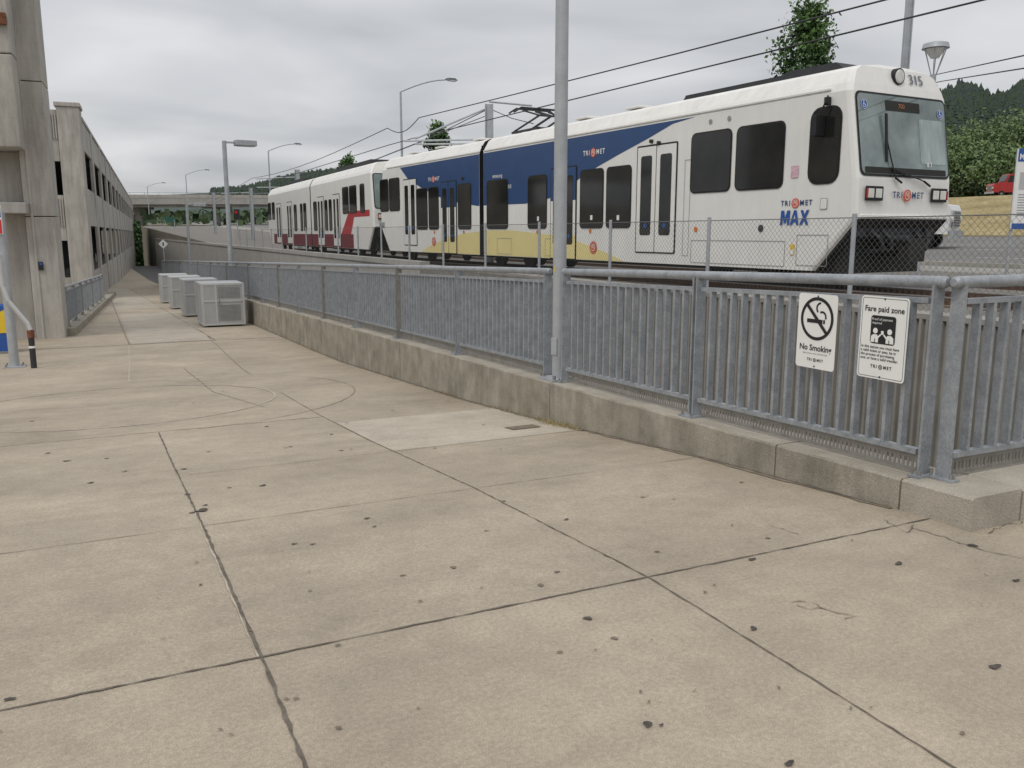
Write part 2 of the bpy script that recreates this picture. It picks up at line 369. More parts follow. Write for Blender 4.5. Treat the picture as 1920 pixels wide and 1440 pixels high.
for u,v,r in ((1014,1098,.012),(586,1021,.01),(702,988,.010),(912,996,.008),(1205,933,.010),(1390,905,.01),(850,1065,.012),(755,1080,.009),(1152,1198,.010),(1440,1010,.01),(945,940,.01),(60,790,.02),(200,860,.016),(500,800,.02),(640,845,.016),(545,838,.014),(430,915,.012),(90,850,.018)):
    blot(u,v,r,m_gum2,dz=.005)
for i in range(46):
    u=random.uniform(0,1900); v=random.uniform(760,1400)
    if u>900 and v<880+ (u-900)*.15: continue
    blot(u,v,random.uniform(.003,.008),m_gum2,dz=.0075)
for i in range(22):
    blot(random.uniform(150,1000),random.uniform(690,900),random.uniform(.008,.018),m_gum2,dz=.0075)
for u,v in ((697,1147),(1210,933),(1000,855),(620,708),(1850,1080),(1300,1300),(300,1200)):
    s,t=on_ground(u,v); a=R()*3; mb.beam(G(s,t,.008),G(s+.022*math.cos(a),t+.022*math.sin(a),.008),q*.004,Zv*.004,m_jlight)
mb.obj('pavement',kind='structure')
# ---------------- kerb wall under railing ----------------
def ct(s): return CZ-(1.25+.0265*s)
def wallblock(mb,s0,s1,t0,t1,z0,z1,m,mt,zb=-2.5):
    n=max(1,int((s1-s0)/.25)) if s0<12 else 1
    js=[0]+[random.gauss(0,.004) for _ in range(n-1)]+[0]
    for i in range(n):
        a=s0+(s1-s0)*i/n; b=s0+(s1-s0)*(i+1)/n; za=z0+(z1-z0)*i/n+js[i]; zc=z0+(z1-z0)*(i+1)/n+js[i+1]
        fa=t0-js[i]; fb=t0-js[i+1]
        v=[W(a,fa,zb),W(b,fb,zb),W(b,t1,zb),W(a,t1,zb),W(a,fa,za-.012),W(b,fb,zc-.012),W(b,t1,zc),W(a,t1,za),W(a,fa+.012,za),W(b,fb+.012,zc)]
        f=[(0,1,5,4),(4,5,9,8),(2,3,7,6)]
        if i==0: f.append((3,0,4,8,7))
        if i==n-1: f.append((1,2,6,9,5))
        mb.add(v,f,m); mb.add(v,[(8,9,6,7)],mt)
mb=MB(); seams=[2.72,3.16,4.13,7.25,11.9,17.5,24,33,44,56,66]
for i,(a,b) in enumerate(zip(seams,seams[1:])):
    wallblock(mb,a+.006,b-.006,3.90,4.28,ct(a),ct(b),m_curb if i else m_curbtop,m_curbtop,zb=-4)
wallblock(mb,2.725,3.15,4.295,5.6,ct(2.9),ct(2.9),m_curbtop,m_curbtop,-2.5)
wallblock(mb,2.725,3.15,5.61,12,ct(2.9),ct(2.9),m_curbtop,m_curbtop,-2.5)
mb.obj('concrete_curb_wall',label='weathered low concrete curb wall carrying the steel railing',cat='low wall')
mb=MB()
for c,n in (((9.9,3.86),60),((6.9,3.84),180),((7.3,3.85),110),((17.5,3.86),40),((12.5,3.87),30),((8.2,3.87),40)):
    for i in range(n):
        s=c[0]+random.gauss(0,.22); t=min(3.885,c[1]+random.gauss(0,.03)); P=G(s,t,.006); a=R()*6.28; h=.015+R()*.05
        tip=P+Vector((math.cos(a)*.05*R()*1.4,math.sin(a)*.05*R()*1.4,h)); sd=Vector((-math.sin(a),math.cos(a),0))*.003
        mb.add([P-sd,P+sd,tip],[(0,1,2)],m_grass)
mb.obj('dry_weeds',label='dry brown weeds growing along the wall foot',cat='weeds',kind='stuff')
# ---------------- railing ----------------
def railing(A,B,H,np_,label,name='metal_railing',step=.112,toe=True,group=None):
    A=Vector(A);B=Vector(B); L=(Vector((B.x,B.y,0))-Vector((A.x,A.y,0))).length
    e=Vector((B.x-A.x,B.y-A.y,0)).normalized(); n=e.cross(Zv)
    def P(l,h): return A+(B-A)*(l/L)+Zv*h
    T=thing(name,label,'railing',A,group=group)
    mb=MB(); mb.cyl(P(-.03,H-.035),P(L+.03,H-.035),.033,m_galv,n=18)
    for k in range(np_+1):
        if k%2==0 and 0<k<np_: mb.cyl(P(L*k/np_-.03,H-.035),P(L*k/np_+.03,H-.035),.036,m_galv,n=16)
    for l in (-.03,L+.03):
        sg=-1 if l<0 else 1
        mb.cyl(P(l,H-.035),P(l+sg*.014,H-.035),.033,m_galv,r1=.02,n=18)
    mb.obj('top_rail',T)
    for k in range(np_):
        a=L*k/np_+.05; b=L*(k+1)/np_-.05
        mb=MB()
        mb.beam(P(a,H-.135),P(b,H-.135),n*.045,Zv*.028,m_galv)
        mb.beam(P(a,.135),P(b,.135),n*.045,Zv*.03,m_galv)
        m=int((b-a)/step)
        for i in range(1,m):
            l=a+(b-a)*i/m
            mb.beam(P(l,.15),P(l,H-.149),n*.046,e*.024,m_galv)
        if toe:
            mb.beam(P(a,.105),P(b,.105),n*.006,Zv*.03,m_galvd); mb.beam(P(a,.03),P(b,.03),n*.006,Zv*.02,m_galvd)
            if L*k/np_<6:
                m=int((b-a)/.03)
                for i in range(m):
                    l=a+(b-a)*i/m; mb.beam(P(l,.04),P(l,.09),n*.005,e*.014,m_galvd)
            else: mb.beam(P(a,.065),P(b,.065),n*.004,Zv*.05,m_galvd)
        mb.obj('railing_panel',T)
    for k in range(np_+1):
        l=L*k/np_; l=min(max(l,.01),L-.01); mb=MB()
        for dl in ((-.022,.022) if 0<k<np_ else (0,)):
            mb.beam(P(l+dl,.012),P(l+dl,H-.05),n*.085,e*.014,m_galvd if k%2==0 and 0<k<np_ else m_galv)
        mb.box(P(l,.008),(.15,.2,.014) if 0<k<np_ else (.07,.16,.014),m_galv,(e,n,Zv))
        for sx in (-.055,.055):
            for sy in (-.075,.075):
                if not 0<k<np_: sx*=.45; sy*=.75
                c=P(l,.015)+e*sx+n*sy; mb.cyl(c,c+Zv*.025,.008,m_galvd,n=6)
        mb.obj('post',T)
    return T
tr_=4.05
railing(W(3.135,tr_,ct(3.135)),W(7.22,tr_,ct(7.22)),1.11,2,'galvanized steel baluster railing on the concrete curb with two signs')
railing(W(7.58,tr_,ct(7.58)),W(64.5,tr_,ct(64.5)),1.11,24,'long galvanized steel baluster railing following the sloping walkway')
railing(W(3.045,4.075,ct(3.045)),W(3.045,10.2,ct(3.045)),1.11,3,'galvanized steel baluster railing turning the corner on the curb')
# ---------------- tall pole ----------------
def pole_thing(name,label,cat,base,h,r0,r1,m,group=None):
    T=thing(name,label,cat,base,group=group); mb=MB(); mb.cyl(base,Vector(base)+Zv*h,r0,m,r1=r1,n=20); mb.obj('shaft',T)
    mb=MB(); mb.box(Vector(base)+Zv*.012,(r0*4.4,r0*4.4,.024),m,(p,q,Zv))
    for a in (-1,1):
        for b in (-1,1):
            c=Vector(base)+p*a*r0*1.6+q*b*r0*1.6+Zv*.02; mb.cyl(c,c+Zv*.04,.016,m_galvd,n=6)
    mb.obj('base_plate',T); return T
pb=W(7.40,4.08,ct(7.40))
T=pole_thing('lamp_pole','tall round galvanized steel pole between railing sections','pole',pb,9,.068,.052,m_pole)
mb=MB(); d=(-q*.9-p*.3).normalized(); c=pb+Zv*.34+d*.066
mb.box(c,(.075,.02,.17),m_pole,(Zv.cross(d),d,Zv)); mb.obj('hand_hole_cover',T,bevel=.004)
mb=MB(); mb.box(pb+Zv*1.1+d*.068,(.012,.004,.05),m_sigyel,(Zv.cross(d),d,Zv)); mb.obj('sticker',T)
# ---------------- signs on railing ----------------
def sign_frame(u0,u1,v0,v1,t):
    sa,za=on_t(u0,(v0+v1)/2,t); sb,zb=on_t(u1,(v0+v1)/2,t); um=(u0+u1)/2
    sc,z1=on_t(um,v0,t); _,z0=on_t(um,v1,t)
    return W((sa+sb)/2,t,(z0+z1)/2),abs(sa-sb),z1-z0
def signthing(u0,u1,v0,v1,label):
    c,w,h=sign_frame(u0,u1,v0,v1,3.985)
    T=thing('safety_sign',label,'sign',c-Zv*h/2); M=fr(c,-p,Zv)
    mb=MB(); mb.prism([M@Vector((x,y,0)) for x,y in rrect(-w/2,w/2,-h/2,h/2,.02)],M.to_3x3()@Vector((0,0,-.003)),m_sign,m_galv); mb.obj('sign_panel',T)
    for y in (-h/2+.014,h/2-.014):
        mb=MB(); disc(mb,M,.006,m_textbk,cy=y,z=.002,n=10); mb.obj('bolt',T)
    return T,M,w,h
T,M,w,h=signthing(1495,1568,551,692,'white no smoking sign fixed to the steel railing')
mb=MB(); cy=h*.17; r=w*.42
ringf(mb,M,r*.85,r,m_textbk,z=.002,cy=cy,n=40)
barf(mb,M,-r*.64,cy+r*.64,r*.64,cy-r*.64,r*.16,m_textbk,.003)
pf(mb,M,[(-r*.6,cy-r*.2),(-r*.6,cy-r*.02),(r*.35,cy-r*.02),(r*.35,cy-r*.2)],m_textbk,.002)
pf(mb,M,[(r*.39,cy-r*.2),(r*.39,cy-r*.02),(r*.5,cy-r*.02),(r*.5,cy-r*.2)],m_textbk,.002)
ringf(mb,M,r*.19,r*.28,m_textbk,z=.002,a0=-20,a1=120,cx=r*.3,cy=cy+r*.1)
ringf(mb,M,r*.19,r*.28,m_textbk,z=.002,a0=90,a1=230,cx=r*.2,cy=cy+r*.5)
mb.mesh(tmesh('No Smoking',w*.165,w*.003),M@Matrix.Translation((0,-h*.225,.002)),m_textbk)
mb.mesh(tmesh('Subject to fines as stated in TMC 28.15.020',w*.036),M@Matrix.Translation((0,-h*.30,.002)),m_textbk)
trimet(mb,M@Matrix.Translation((0,-h*.385,0)),w*.075,m_textbk,z=.002,circ=False)
mb.obj('lettering',T)
T,M,w,h=signthing(1611,1701,556,713,'white fare paid zone sign fixed to the steel railing')
mb=MB(); o=rrect(-w/2+.01,w/2-.01,-h/2+.01,h/2-.01,.015); i_=rrect(-w/2+.0125,w/2-.0125,-h/2+.0125,h/2-.0125,.013)
for k in range(len(o)):
    k2=(k+1)%len(o); pf(mb,M,[o[k],o[k2],i_[k2],i_[k]],m_textbk,.0012)
mb.mesh(tmesh('Fare paid zone',w*.14,w*.002),M@Matrix.Translation((0,h*.345,.002)),m_textbk)
pf(mb,M,rrect(-w*.26,w*.26,-h*.07,h*.27,w*.05),m_textbk,.002)
for k,s_ in enumerate(('Proof of payment','required')): mb.mesh(tmesh(s_,w*.062,0,'LEFT'),M@Matrix.Translation((-w*.24,h*(.225-.045*k),.004)),m_sign)
for sx in (-1,1):
    ringf(mb,M,0,w*.05,m_sign,cx=sx*w*.15,cy=h*.085,z=.004,n=14)
    pf(mb,M,[(sx*w*.08,-h*.055),(sx*w*.24,-h*.055),(sx*w*.235,h*.015),(sx*w*.19,h*.04),(sx*w*.11,h*.04),(sx*w*.08,h*.01)],m_sign,.004)
    barf(mb,M,sx*w*.10,h*.0,sx*w*.03,h*.045,w*.03,m_sign,.0045)
    barf(mb,M,sx*w*.15,-h*.055,sx*w*.15,-h*.01,w*.012,m_textbk,.006)
pf(mb,M,[(-w*.028,h*.045),(w*.028,h*.045),(w*.028,h*.09),(-w*.028,h*.09)],m_sign,.0046)
for k,s_ in enumerate(('In this station you must have','a valid ticket or pass, be in','the process of purchasing','one, or have a valid transfer.')):
    mb.mesh(tmesh(s_,w*.069,w*.0008,'LEFT'),M@Matrix.Translation((-w*.44,-h*(.115+.047*k),.002)),m_textbk)
trimet(mb,M@Matrix.Translation((0,-h*.35,0)),w*.08,m_textbk,z=.002,circ=False)
mb.obj('lettering',T)
# ---------------- retaining wall: ribbed then smooth ----------------
TW=8.6; wt=CZ-.95
mb=MB(); s=-6; vs=[]; pts=[]
while s<24: 
    pts+=[(s,TW),(s+.042,TW),(s+.05,TW-.045),(s+.082,TW-.045)]; s+=.09
for a in pts: vs+=[W(a[0],a[1],-3),W(a[0],a[1],wt-.02)]
mb.add(vs,[(2*i,2*i+2,2*i+3,2*i+1) for i in range(len(pts)-1)],m_rib)
mb.beam(W(-6,TW+.15,wt+.0),W(24,TW+.15,wt+.0),q*.38,Zv*.06,m_rib)
mb.beam(W(-6,TW+.1,-1.3),W(24,TW+.1,-1.3),q*.18,Zv*3.5,m_conc2)
mb.obj('ribbed_retaining_wall',label='vertically ribbed concrete retaining wall below the tracks',cat='retaining wall')
mb=MB(); mb.beam(W(24.05,TW+.1,-1.6),W(150,TW+.1,-1.6),q*.25,Zv*4.3,m_conc2); mb.beam(W(24.05,TW+.1,wt+.04),W(150,TW+.1,wt+.04),q*.34,Zv*.16,m_conc2)
mb.obj('smooth_retaining_wall',label='long smooth light concrete retaining wall beside the walkway',cat='retaining wall')
# ---------------- chain link fence ----------------
TF=8.62; f0,f1=-1.5,62.0; zb=wt+.05; ztop=CZ+.20
T=thing('chain_link_fence','low galvanized chain link fence on top of the retaining wall','fence',W(f0,TF,zb))
mb=MB(); Hh=ztop-zb
def wires(mb,s0,s1,st,wd):
    n=int((s1-s0+Hh)/st)
    for sg in (1,-1):
        for i in range(n):
            a=s0-Hh+i*st
            x0,y0,x1,y1=a,0,a+Hh,Hh
            if x0<s0: y0=s0-x0; x0=s0
            if x1>s1: y1-=x1-s1; x1=s1
            if y1<=y0: continue
            if sg<0: x0,x1=s0+s1-x0,s0+s1-x1
            A=W(x0,TF+.004*sg,zb+y0);B=W(x1,TF+.004*sg,zb+y1); d=(B-A).normalized(); nn=d.cross(q).normalized()*wd/2
            mb.add([A-nn,A+nn,B+nn,B-nn],[(0,1,2,3)],m_chain)
wires(mb,f0,28,.085,.004); wires(mb,28,f1,.17,.008)
mb.obj('wire_mesh',T)
mb=MB(); mb.cyl(W(f0,TF,ztop-.01),W(f1,TF,ztop-.01),.006,m_chain,n=6); mb.obj('top_wire',T)
s=f0+.9; 
while s<f1:
    mb=MB(); mb.cyl(W(s,TF-.03,zb-.02),W(s,TF-.03,ztop+.04),.03,m_pole,n=10); mb.obj('fence_post',T); s+=2.85
# ---------------- trains ----------------
H0=1.05
def Lf(h):
    return interp([(.3,.92),(1.22,.0),(1.5,-.02),(2.0,.02),(3.5,.27),(3.62,.30),(4.0,.42),(4.1,.6)],h)
def section(La,Lb,fa,fb,under=m_under,mw=m_white):
    cs=[(0,.36),(0,1.3),(0,2.0),(0,3.5),(-.05,3.64),(-.2,3.88),(-.36,3.96),(-.9,4.02)]
    cs=cs+[(-2.65-y,h) for y,h in reversed(cs)]
    n=len(cs); rings=[]
    def ring(L,nose,inset,add,sgn):
        out=[]
        for y,h in cs:
            yy=y
            if inset: yy=-1.325+(y+1.325)*(1-inset/1.325)
            l=(Lf(h)+add) if nose else add
            out.append(Vector((L+sgn*l,yy,h)))
        return out
    if fa: rings+= [ring(La,True,.07,0,1),ring(La,True,.02,.035,1),ring(La,True,0,.1,1),ring(La,False,0,1.6,1)]
    else: rings+=[ring(La,False,0,0,1)]
    if fb: rings+=[ring(Lb,False,0,1.6,-1),ring(Lb,True,0,.1,-1),ring(Lb,True,.02,.035,-1),ring(Lb,True,.07,0,-1)]
    else: rings+=[ring(Lb,False,0,0,-1)]
    mb=MB()
    for a,b in zip(rings,rings[1:]):
        for i in range(n-1):
            hh=(cs[i][1]+cs[i+1][1])/2
            mb.add([a[i],a[i+1],b[i+1],b[i]],[(0,1,2,3)],m_roofw if hh>3.7 else mw,False)
        mb.add([a[0],b[0],b[-1],a[-1]],[(0,1,2,3)],under)
    for rg,nose in ((rings[0],fa),(rings[-1],fb)):
        for i in range(n//2-1):
            hh=(cs[i][1]+cs[i+1][1])/2
            mb.add([rg[i],rg[i+1],rg[n-2-i],rg[n-1-i]],[(0,1,2,3)],under if (nose and hh<1.25) else (mw if nose else m_black))
    return mb
def sidepoly(mb,pts,m,y=.004):
    mb.poly([Vector((L,y,h)) for L,h in pts],m)
def panel(parent,name,L0,L1,h0,h1,r,m,y0=.004,th=.012,frame=None):
    mb=MB()
    if frame:
        mb.prism([Vector((x,y0,z)) for x,z in rrect(L0-.03,L1+.03,h0-.03,h1+.03,r+.02)],(0,th*.6,0),frame)
    mb.prism([Vector((x,y0+.001,z)) for x,z in rrect(L0,L1,h0,h1,r)],(0,th,0),m)
    return mb.obj(name,parent,local=True)
def door(parent,L0,L1,h0,h1,w0,w1,y0=.006,low=None):
    mb=MB(); mb.prism([Vector((x,y0,z)) for x,z in rrect(L0-.04,L1+.04,h0-.03,h1+.04,.04)],(0,.006,0),m_black)
    mid=(L0+L1)/2
    for a,b in ((L0,mid-.015),(mid+.015,L1)):
        mb.prism([Vector((x,y0+.005,z)) for x,z in rrect(a,b,h0,h1,.02)],(0,.012,0),w1)
        if low:
            z0=h0
            for z1,mm in low:
                mb.poly([Vector((x,y0+.018,z)) for x,z in ((a,z0),(b,z0),(b,z1),(a,z1))],mm); z0=z1
    D=mb.obj('door',parent,local=True)
    for a,b in ((L0,mid-.015),(mid+.015,L1)):
        g=(b-a)*.2; mb=MB()
        mb.prism([Vector((x,y0+.016,z)) for x,z in rrect(a+g,b-g,w0,h1-.2,.06)],(0,.006,0),m_glass); mb.obj('door_window',D,local=True)
        mb=MB(); Ms=fr((( a+b)/2,y0+.0245,w0+.22),(-1,0,0),(0,0,1)); 
        disc(mb,Ms,.055,m_sigblue,n=12); mb.obj('sticker',D,local=True)
def coupler(T,L0,sg):
    mb=MB()
    mb.box((L0+sg*1.0,-1.325,.62),(1.2,2.1,.6),m_under); mb.cyl((L0+sg*.9,-1.325,.75),(L0-sg*.15,-1.325,.75),.13,m_under,n=12)
    mb.box((L0-sg*.2,-1.325,.75),(.22,.46,.42),m_under); mb.cyl((L0-sg*.3,-1.1,.95),(L0+sg*.5,-1.1,.9),.07,m_blk2)
    for y in (-.5,-.85,-1.9,-2.2):
        mb.tube([Vector((L0+sg*.25,y,1.2)),Vector((L0-sg*.05,y*.8-.25,.95)),Vector((L0-sg*.05,y*.7-.4,.75)),Vector((L0+sg*.5,y*.7-.4,.7))],.035,m_blk2,n=6)
    mb.box((L0+sg*.4,-1.325,1.08),(.5,2.2,.2),m_blk2)
    mb.obj('coupler',T,local=True)
def wheels(T,Ls):
    for L0 in Ls:
        mb=MB()
        for dl in (-.9,.9):
            for y in (-.6,-2.05): mb.cyl((L0+dl,y-.06,.34),(L0+dl,y+.06,.34),.33,m_under,n=20)
            mb.cyl((L0+dl,-.6,.34),(L0+dl,-2.05,.34),.07,m_under)
        mb.box((L0,-.5,.42),(2.4,.12,.25),m_under); mb.box((L0,-2.15,.42),(2.4,.12,.25),m_under)
        mb.obj('wheel_truck',T,local=True)
def front(T,L0,sg,full=True):
    def FP_(y,h,off=0): return Vector((L0+sg*(Lf(h)-off),y,h))
    def plate(mb,y0,y1,h0,h1,r,off,m):
        rr=rrect(y0,y1,h0,h1,r); mb.add([FP_(y,h,off) for y,h in rr],[list(range(len(rr)))],m)
    mb=MB(); plate(mb,-2.57,-.08,2.04,3.5,.12,.012,m_black); mb.obj('windshield_gasket',T,local=True)
    mb=MB(); plate(mb,-2.53,-.12,2.08,3.46,.1,.02,m_wind); Wd=mb.obj('windshield',T,local=True)
    if full:
        mb=MB(); plate(mb,-2.48,-1.75,2.3,3.1,.05,.024,m_refl); mb.obj('windshield_reflection',Wd,local=True)  # pale plate painted as a reflection on the glass
        mb=MB(); plate(mb,-1.8,-.85,3.2,3.38,.02,.024,m_dark); mb.obj('destination_display',Wd,local=True)
        mb=MB(); plate(mb,-2.45,-.2,2.09,2.2,.02,.0245,m_dark); mb.obj('dashboard',Wd,local=True)
        up=Vector((sg*.25/1.5,0,1)).normalized(); X=Vector((0,-sg,0))
        for (y,h) in ((-.28,3.27),(-2.38,3.22)):
            mb=MB(); M=fr(FP_(y,h,.03),X,up); disc(mb,M,.08,m_sigblue); ringf(mb,M,.079,.086,m_sign,z=.001)
            disc(mb,M,.014,m_sign,z=.002,cy=.048,cx=-.005); barf(mb,M,-.008,.04,-.004,-.005,.013,m_sign,.002); barf(mb,M,-.004,0,.032,-.005,.011,m_sign,.002); barf(mb,M,.032,0,.045,-.036,.011,m_sign,.002)
            ringf(mb,M,.028,.037,m_sign,z=.002,a0=120,a1=340,cx=.0,cy=-.017)
            mb.obj('accessibility_sticker',T,local=True)
        mb=MB(); M=fr(FP_(-1.28,3.29,.032),X,up); mb.mesh(tmesh('700',.12,.0),M,m_led); mb.obj('display_number',T,local=True)
        mb=MB(); M=fr(FP_(-1.98,2.28,.032),X,up); mb.mesh(tmesh('8 7',.12,.002),M,m_sign); mb.obj('train_number',T,local=True)
        up2=Vector((sg*.12/.38,0,1)).normalized()
        M=fr(Vector((L0+sg*(Lf(3.80)-.022),-1.80,3.80)),X,up2)
        mb=MB(); mb.mesh(tmesh('315',.27,.0),M,m_textg); mb.mesh(tmesh('315',.27,.0),M@Matrix.Translation((.012,0,.001)),m_textg); mb.obj('car_number',T,local=True)
        mb=MB(); c=Vector((L0+sg*.36,-1.30,3.83)); d=Vector((sg,0,0)); mb.cyl(c+d*.15,c-d*.06,.145,m_black,n=24); mb.cyl(c-d*.06,c-d*.066,.12,m_roofw,n=24); mb.cyl(c-d*.066,c-d*.075,.095,m_lamp,n=24); mb.obj('top_headlight',T,local=True)
        mb=MB(); M=fr(Vector((L0-sg*.03,-1.325,1.72)),X,Zv); trimet(mb,M,.155,m_text); mb.obj('logo',T,local=True)
        for y0,h0,y1,h1 in ((-.95,2.1,-.72,2.95),(-1.75,2.06,-1.1,2.14)):
            mb=MB(); a=FP_(y0,h0-.08,.06);b=FP_(y1,h1,.06); mb.tube([a,a+(b-a)*.75],.012,m_black,n=6)
            d=Vector((.1,0,1)).normalized() if y1>-1 else (b-a).normalized(); c=a+(b-a)*.75
            mb.beam(c-d*.42,c+d*.42,(0,.045,0),(.03,0,.01),m_black); mb.tube([a,a+Vector((0,-.18,-.08))],.02,m_black,n=6); mb.obj('wiper',T,local=True)
    for y in (-.42,-2.23):
        mb=MB(); x=L0-sg*.02
        mb.box((x-sg*.01,y,1.74),(.04,.44,.25),m_black); Hh_=mb.obj('headlight',T,local=True,bevel=.01)
        for dy in (-.09,.12):
            mb=MB(); mb.box((x-sg*.035,y+dy,1.74),(.02,.16,.16),m_lamp); mb.obj('lens',Hh_,local=True,bevel=.008)
        mb=MB(); mb.box((x-sg*.036,y+.21 if y>-1 else y-.21,1.74),(.02,.02,.16),m_redl); mb.obj('marker_lens',Hh_,local=True)
    mb=MB(); 
    mb.beam(Vector((L0-sg*.01,-.1,1.34)),Vector((L0-sg*.01,-2.55,1.34)),(.05,0,0),(0,0,.06),m_white)
    mb.obj('bumper_lip',T,local=True,bevel=.01)
def panto(T,L0):
    mb=MB(); c=-1.325; zt=4.78
    for y in (c-.45,c+.45):
        mb.beam((L0-.8,y,4.12),(L0+.8,y,4.12),(0,.06,0),(0,0,.06),m_blk2)
        mb.tube([Vector((L0+.7,y,4.15)),Vector((L0-.75,y*.9-.13,4.48))],.03,m_blk2,n=6)
        mb.tube([Vector((L0-.75,y*.9-.13,4.48)),Vector((L0+.15,y,zt-.06))],.025,m_blk2,n=6)
    for l in (-.75,.75): mb.beam((L0+l,c-.5,4.12),(L0+l,c+.5,4.12),(.05,0,0),(0,0,.05),m_blk2)
    mb.tube([Vector((L0+.7,c,4.15)),Vector((L0-.75,c,4.48)),Vector((L0+.15,c,zt-.06))],.035,m_blk2,n=6)
    mb.tube([Vector((L0-.75,c-.5,4.48)),Vector((L0-.75,c+.5,4.48))],.03,m_blk2,n=6)
    for dl in (-.15,.15):
        mb.tube([Vector((L0+.15+dl,c-.85,zt-.15)),Vector((L0+.15+dl,c-.6,zt)),Vector((L0+.15+dl,c+.6,zt)),Vector((L0+.15+dl,c+.85,zt-.15))],.03,m_blk2,n=6)
    for y in (c-.35,c+.35):
        for l in (-.6,.6): mb.cyl((L0+l,y,4.0),(L0+l,y,4.12),.05,m_redl,n=10)
    mb.obj('pantograph',T,local=True)
P0=Vector((6.0,15.2,0)); yaw=math.radians(29.5); d1=Vector((-math.sin(yaw),math.cos(yaw),0)); zr=CZ-H0
def mk_tr(P0,d):
    n=Vector((-d.y,d.x,0))
    def f(u,v):
        r=ray(u,v); k=P0.dot(n)/r.dot(n); P=r*k; return (P-P0).dot(d),P.z+H0
    return f
tr=mk_tr(P0,d1)
T=thing('light_rail_train','white blue and yellow articulated light rail train on the track','train',(P0.x,P0.y,zr),d1)
LA=tr(907,400)[0]; LB=LA+.28; LE=23.0
mb=section(0,LA,True,False)
def P_(uvs): return [tr(u,v) for u,v in uvs]
top=3.49
b=P_([(1305,207),(1262,232),(1215,260),(1160,290),(1120,313),(1085,336),(1060,358),(1030,372),(985,382)]); b[0]=(b[0][0],top)
blow=tr(910,385)[1]
sidepoly(mb,[(LA-.01,top)]+[(l,min(h,top)) for l,h in b]+[(LA-.01,blow)],m_blue)
b=P_([(910,432),(960,432),(1030,440),(1090,455),(1135,473),(1170,496)])
sidepoly(mb,[(LA-.01,.37),(LA-.01,b[0][1])]+b[1:5]+[(b[5][0],.37)],m_yel)
def seam(mb,L0,L1,h0,h1,w=.012):
    for a,b_,c,d in ((L0,L1,h0,h0+w),(L0,L1,h1-w,h1),(L0,L0+w,h0+w,h1-w),(L1-w,L1,h0+w,h1-w)): sidepoly(mb,[(a,c),(b_,c),(b_,d),(a,d)],m_seam,.009)
for u0,u1,v0,v1 in ((1296,1470,450,500),(1495,1550,440,500),(1285,1290,300,480)): 
    a=tr(u0,v0);c=tr(u1,v1); seam(mb,min(a[0],c[0]),max(a[0],c[0]),max(.4,c[1]),a[1])
for L0 in (9.4,12.2): seam(mb,L0,L0+.9,.42,.9)
mb.beam((.7,.004,3.56),(LA-.02,.004,3.56),(0,.03,0),(0,0,.03),m_roofw)
mb.obj('front_body_shell',T,local=True)
mb=section(LB,LE,False,True)
b=P_([(750,316),(765,336),(790,352),(820,368),(860,380),(895,386)])
sidepoly(mb,[(LB+.01,top),(b[0][0],top)]+b[1:]+[(LB+.01,b[-1][1])],m_blue)
b=P_([(895,434),(868,438),(835,448),(812,458),(790,470)])
sidepoly(mb,[(LB+.01,.37),(LB+.01,b[0][1])]+b[1:4]+[(b[4][0],.37)],m_yel)
mb.beam((LB,.004,3.56),(LE-.8,.004,3.56),(0,.03,0),(0,0,.03),m_roofw)
mb.obj('rear_body_shell',T,local=True)
mb=MB()
for i in range(5):
    l=LA+i*.056; mb.box((l+.03,-1.325,2.1),(.04,2.5-.1*(i%2),3.3),m_black)
mb.obj('articulation_bellows',T,local=True)
def win(u0,u1,h0,h1,r=.1,vm=None):
    vm=vm or 340; a=tr(u0,vm)[0]; b=tr(u1,vm)[0]; panel(T,'window',min(a,b)+.03,max(a,b)-.03,h0,h1,r,m_glass,frame=m_black,y0=.008)
win(1296,1372,1.92,3.12,.12,300); win(1380,1471,1.92,3.12,.12,300)
win(1517,1576,1.95,3.25,.2,290)
for a,b_ in ((1137,1184),(1088,1132),(990,1026),(913,953)): win(a,b_,1.2,2.62,.1,372)
for a,b_ in ((859,884),(804,823),(782,802)): win(a,b_,1.2,2.62,.1,390)
for a,b_ in ((730,750),(713,729)): win(a,b_,1.92,3.12,.1,372)
def dr(u0,u1,h0,h1,w0,mm=m_white,v=390,low=None):
    a=tr(u0,v)[0]; b=tr(u1,v)[0]; door(T,min(a,b),max(a,b),h0,h1,w0,mm,low=low)
dr(1195,1266,.62,3.0,1.0); dr(1034,1080,.38,2.75,.75,m_blue,low=((1.0,m_yel),(blow,m_white))); dr(828,856,.38,2.75,.75,m_blue,low=((.95,m_yel),(blow,m_white))); dr(758,781,.62,3.0,1.0)
def sideM(u,v,y=.013): L,h=tr(u,v); return fr((L,y,h),(-1,0,0),(0,0,1))
mb=MB(); trimet(mb,sideM(1113,286),.17,m_sign); mb.obj('logo',T,local=True)
mb=MB(); trimet(mb,sideM(813,336),.17,m_sign); mb.obj('logo',T,local=True)
mb=MB(); trimet(mb,sideM(1492,381),.135,m_text); mb.obj('logo',T,local=True)
mb=MB(); maxword(mb,sideM(1490,408,.016),.27,m_sigblue); mb.obj('route_lettering',T,local=True)
mb=MB(); maxword(mb,sideM(717,422,.016),.22,m_textg); mb.obj('route_lettering',T,local=True)
mb=MB(); mb.mesh(tmesh('trimet.org',.15,.002),sideM(933,330),m_sign); mb.obj('web_lettering',T,local=True)
mb=MB(); mb.mesh(tmesh('315',.15,.002),sideM(956,350),m_sign); mb.obj('car_number',T,local=True)
for u,v,r in ((1113,464,.16),(814,453,.16)):
    mb=MB(); M=sideM(u,v); swirl(mb,M,r*.8,z=.001); ringf(mb,M,r*.88,r,m_logo,z=.001); mb.obj('round_emblem',T,local=True)
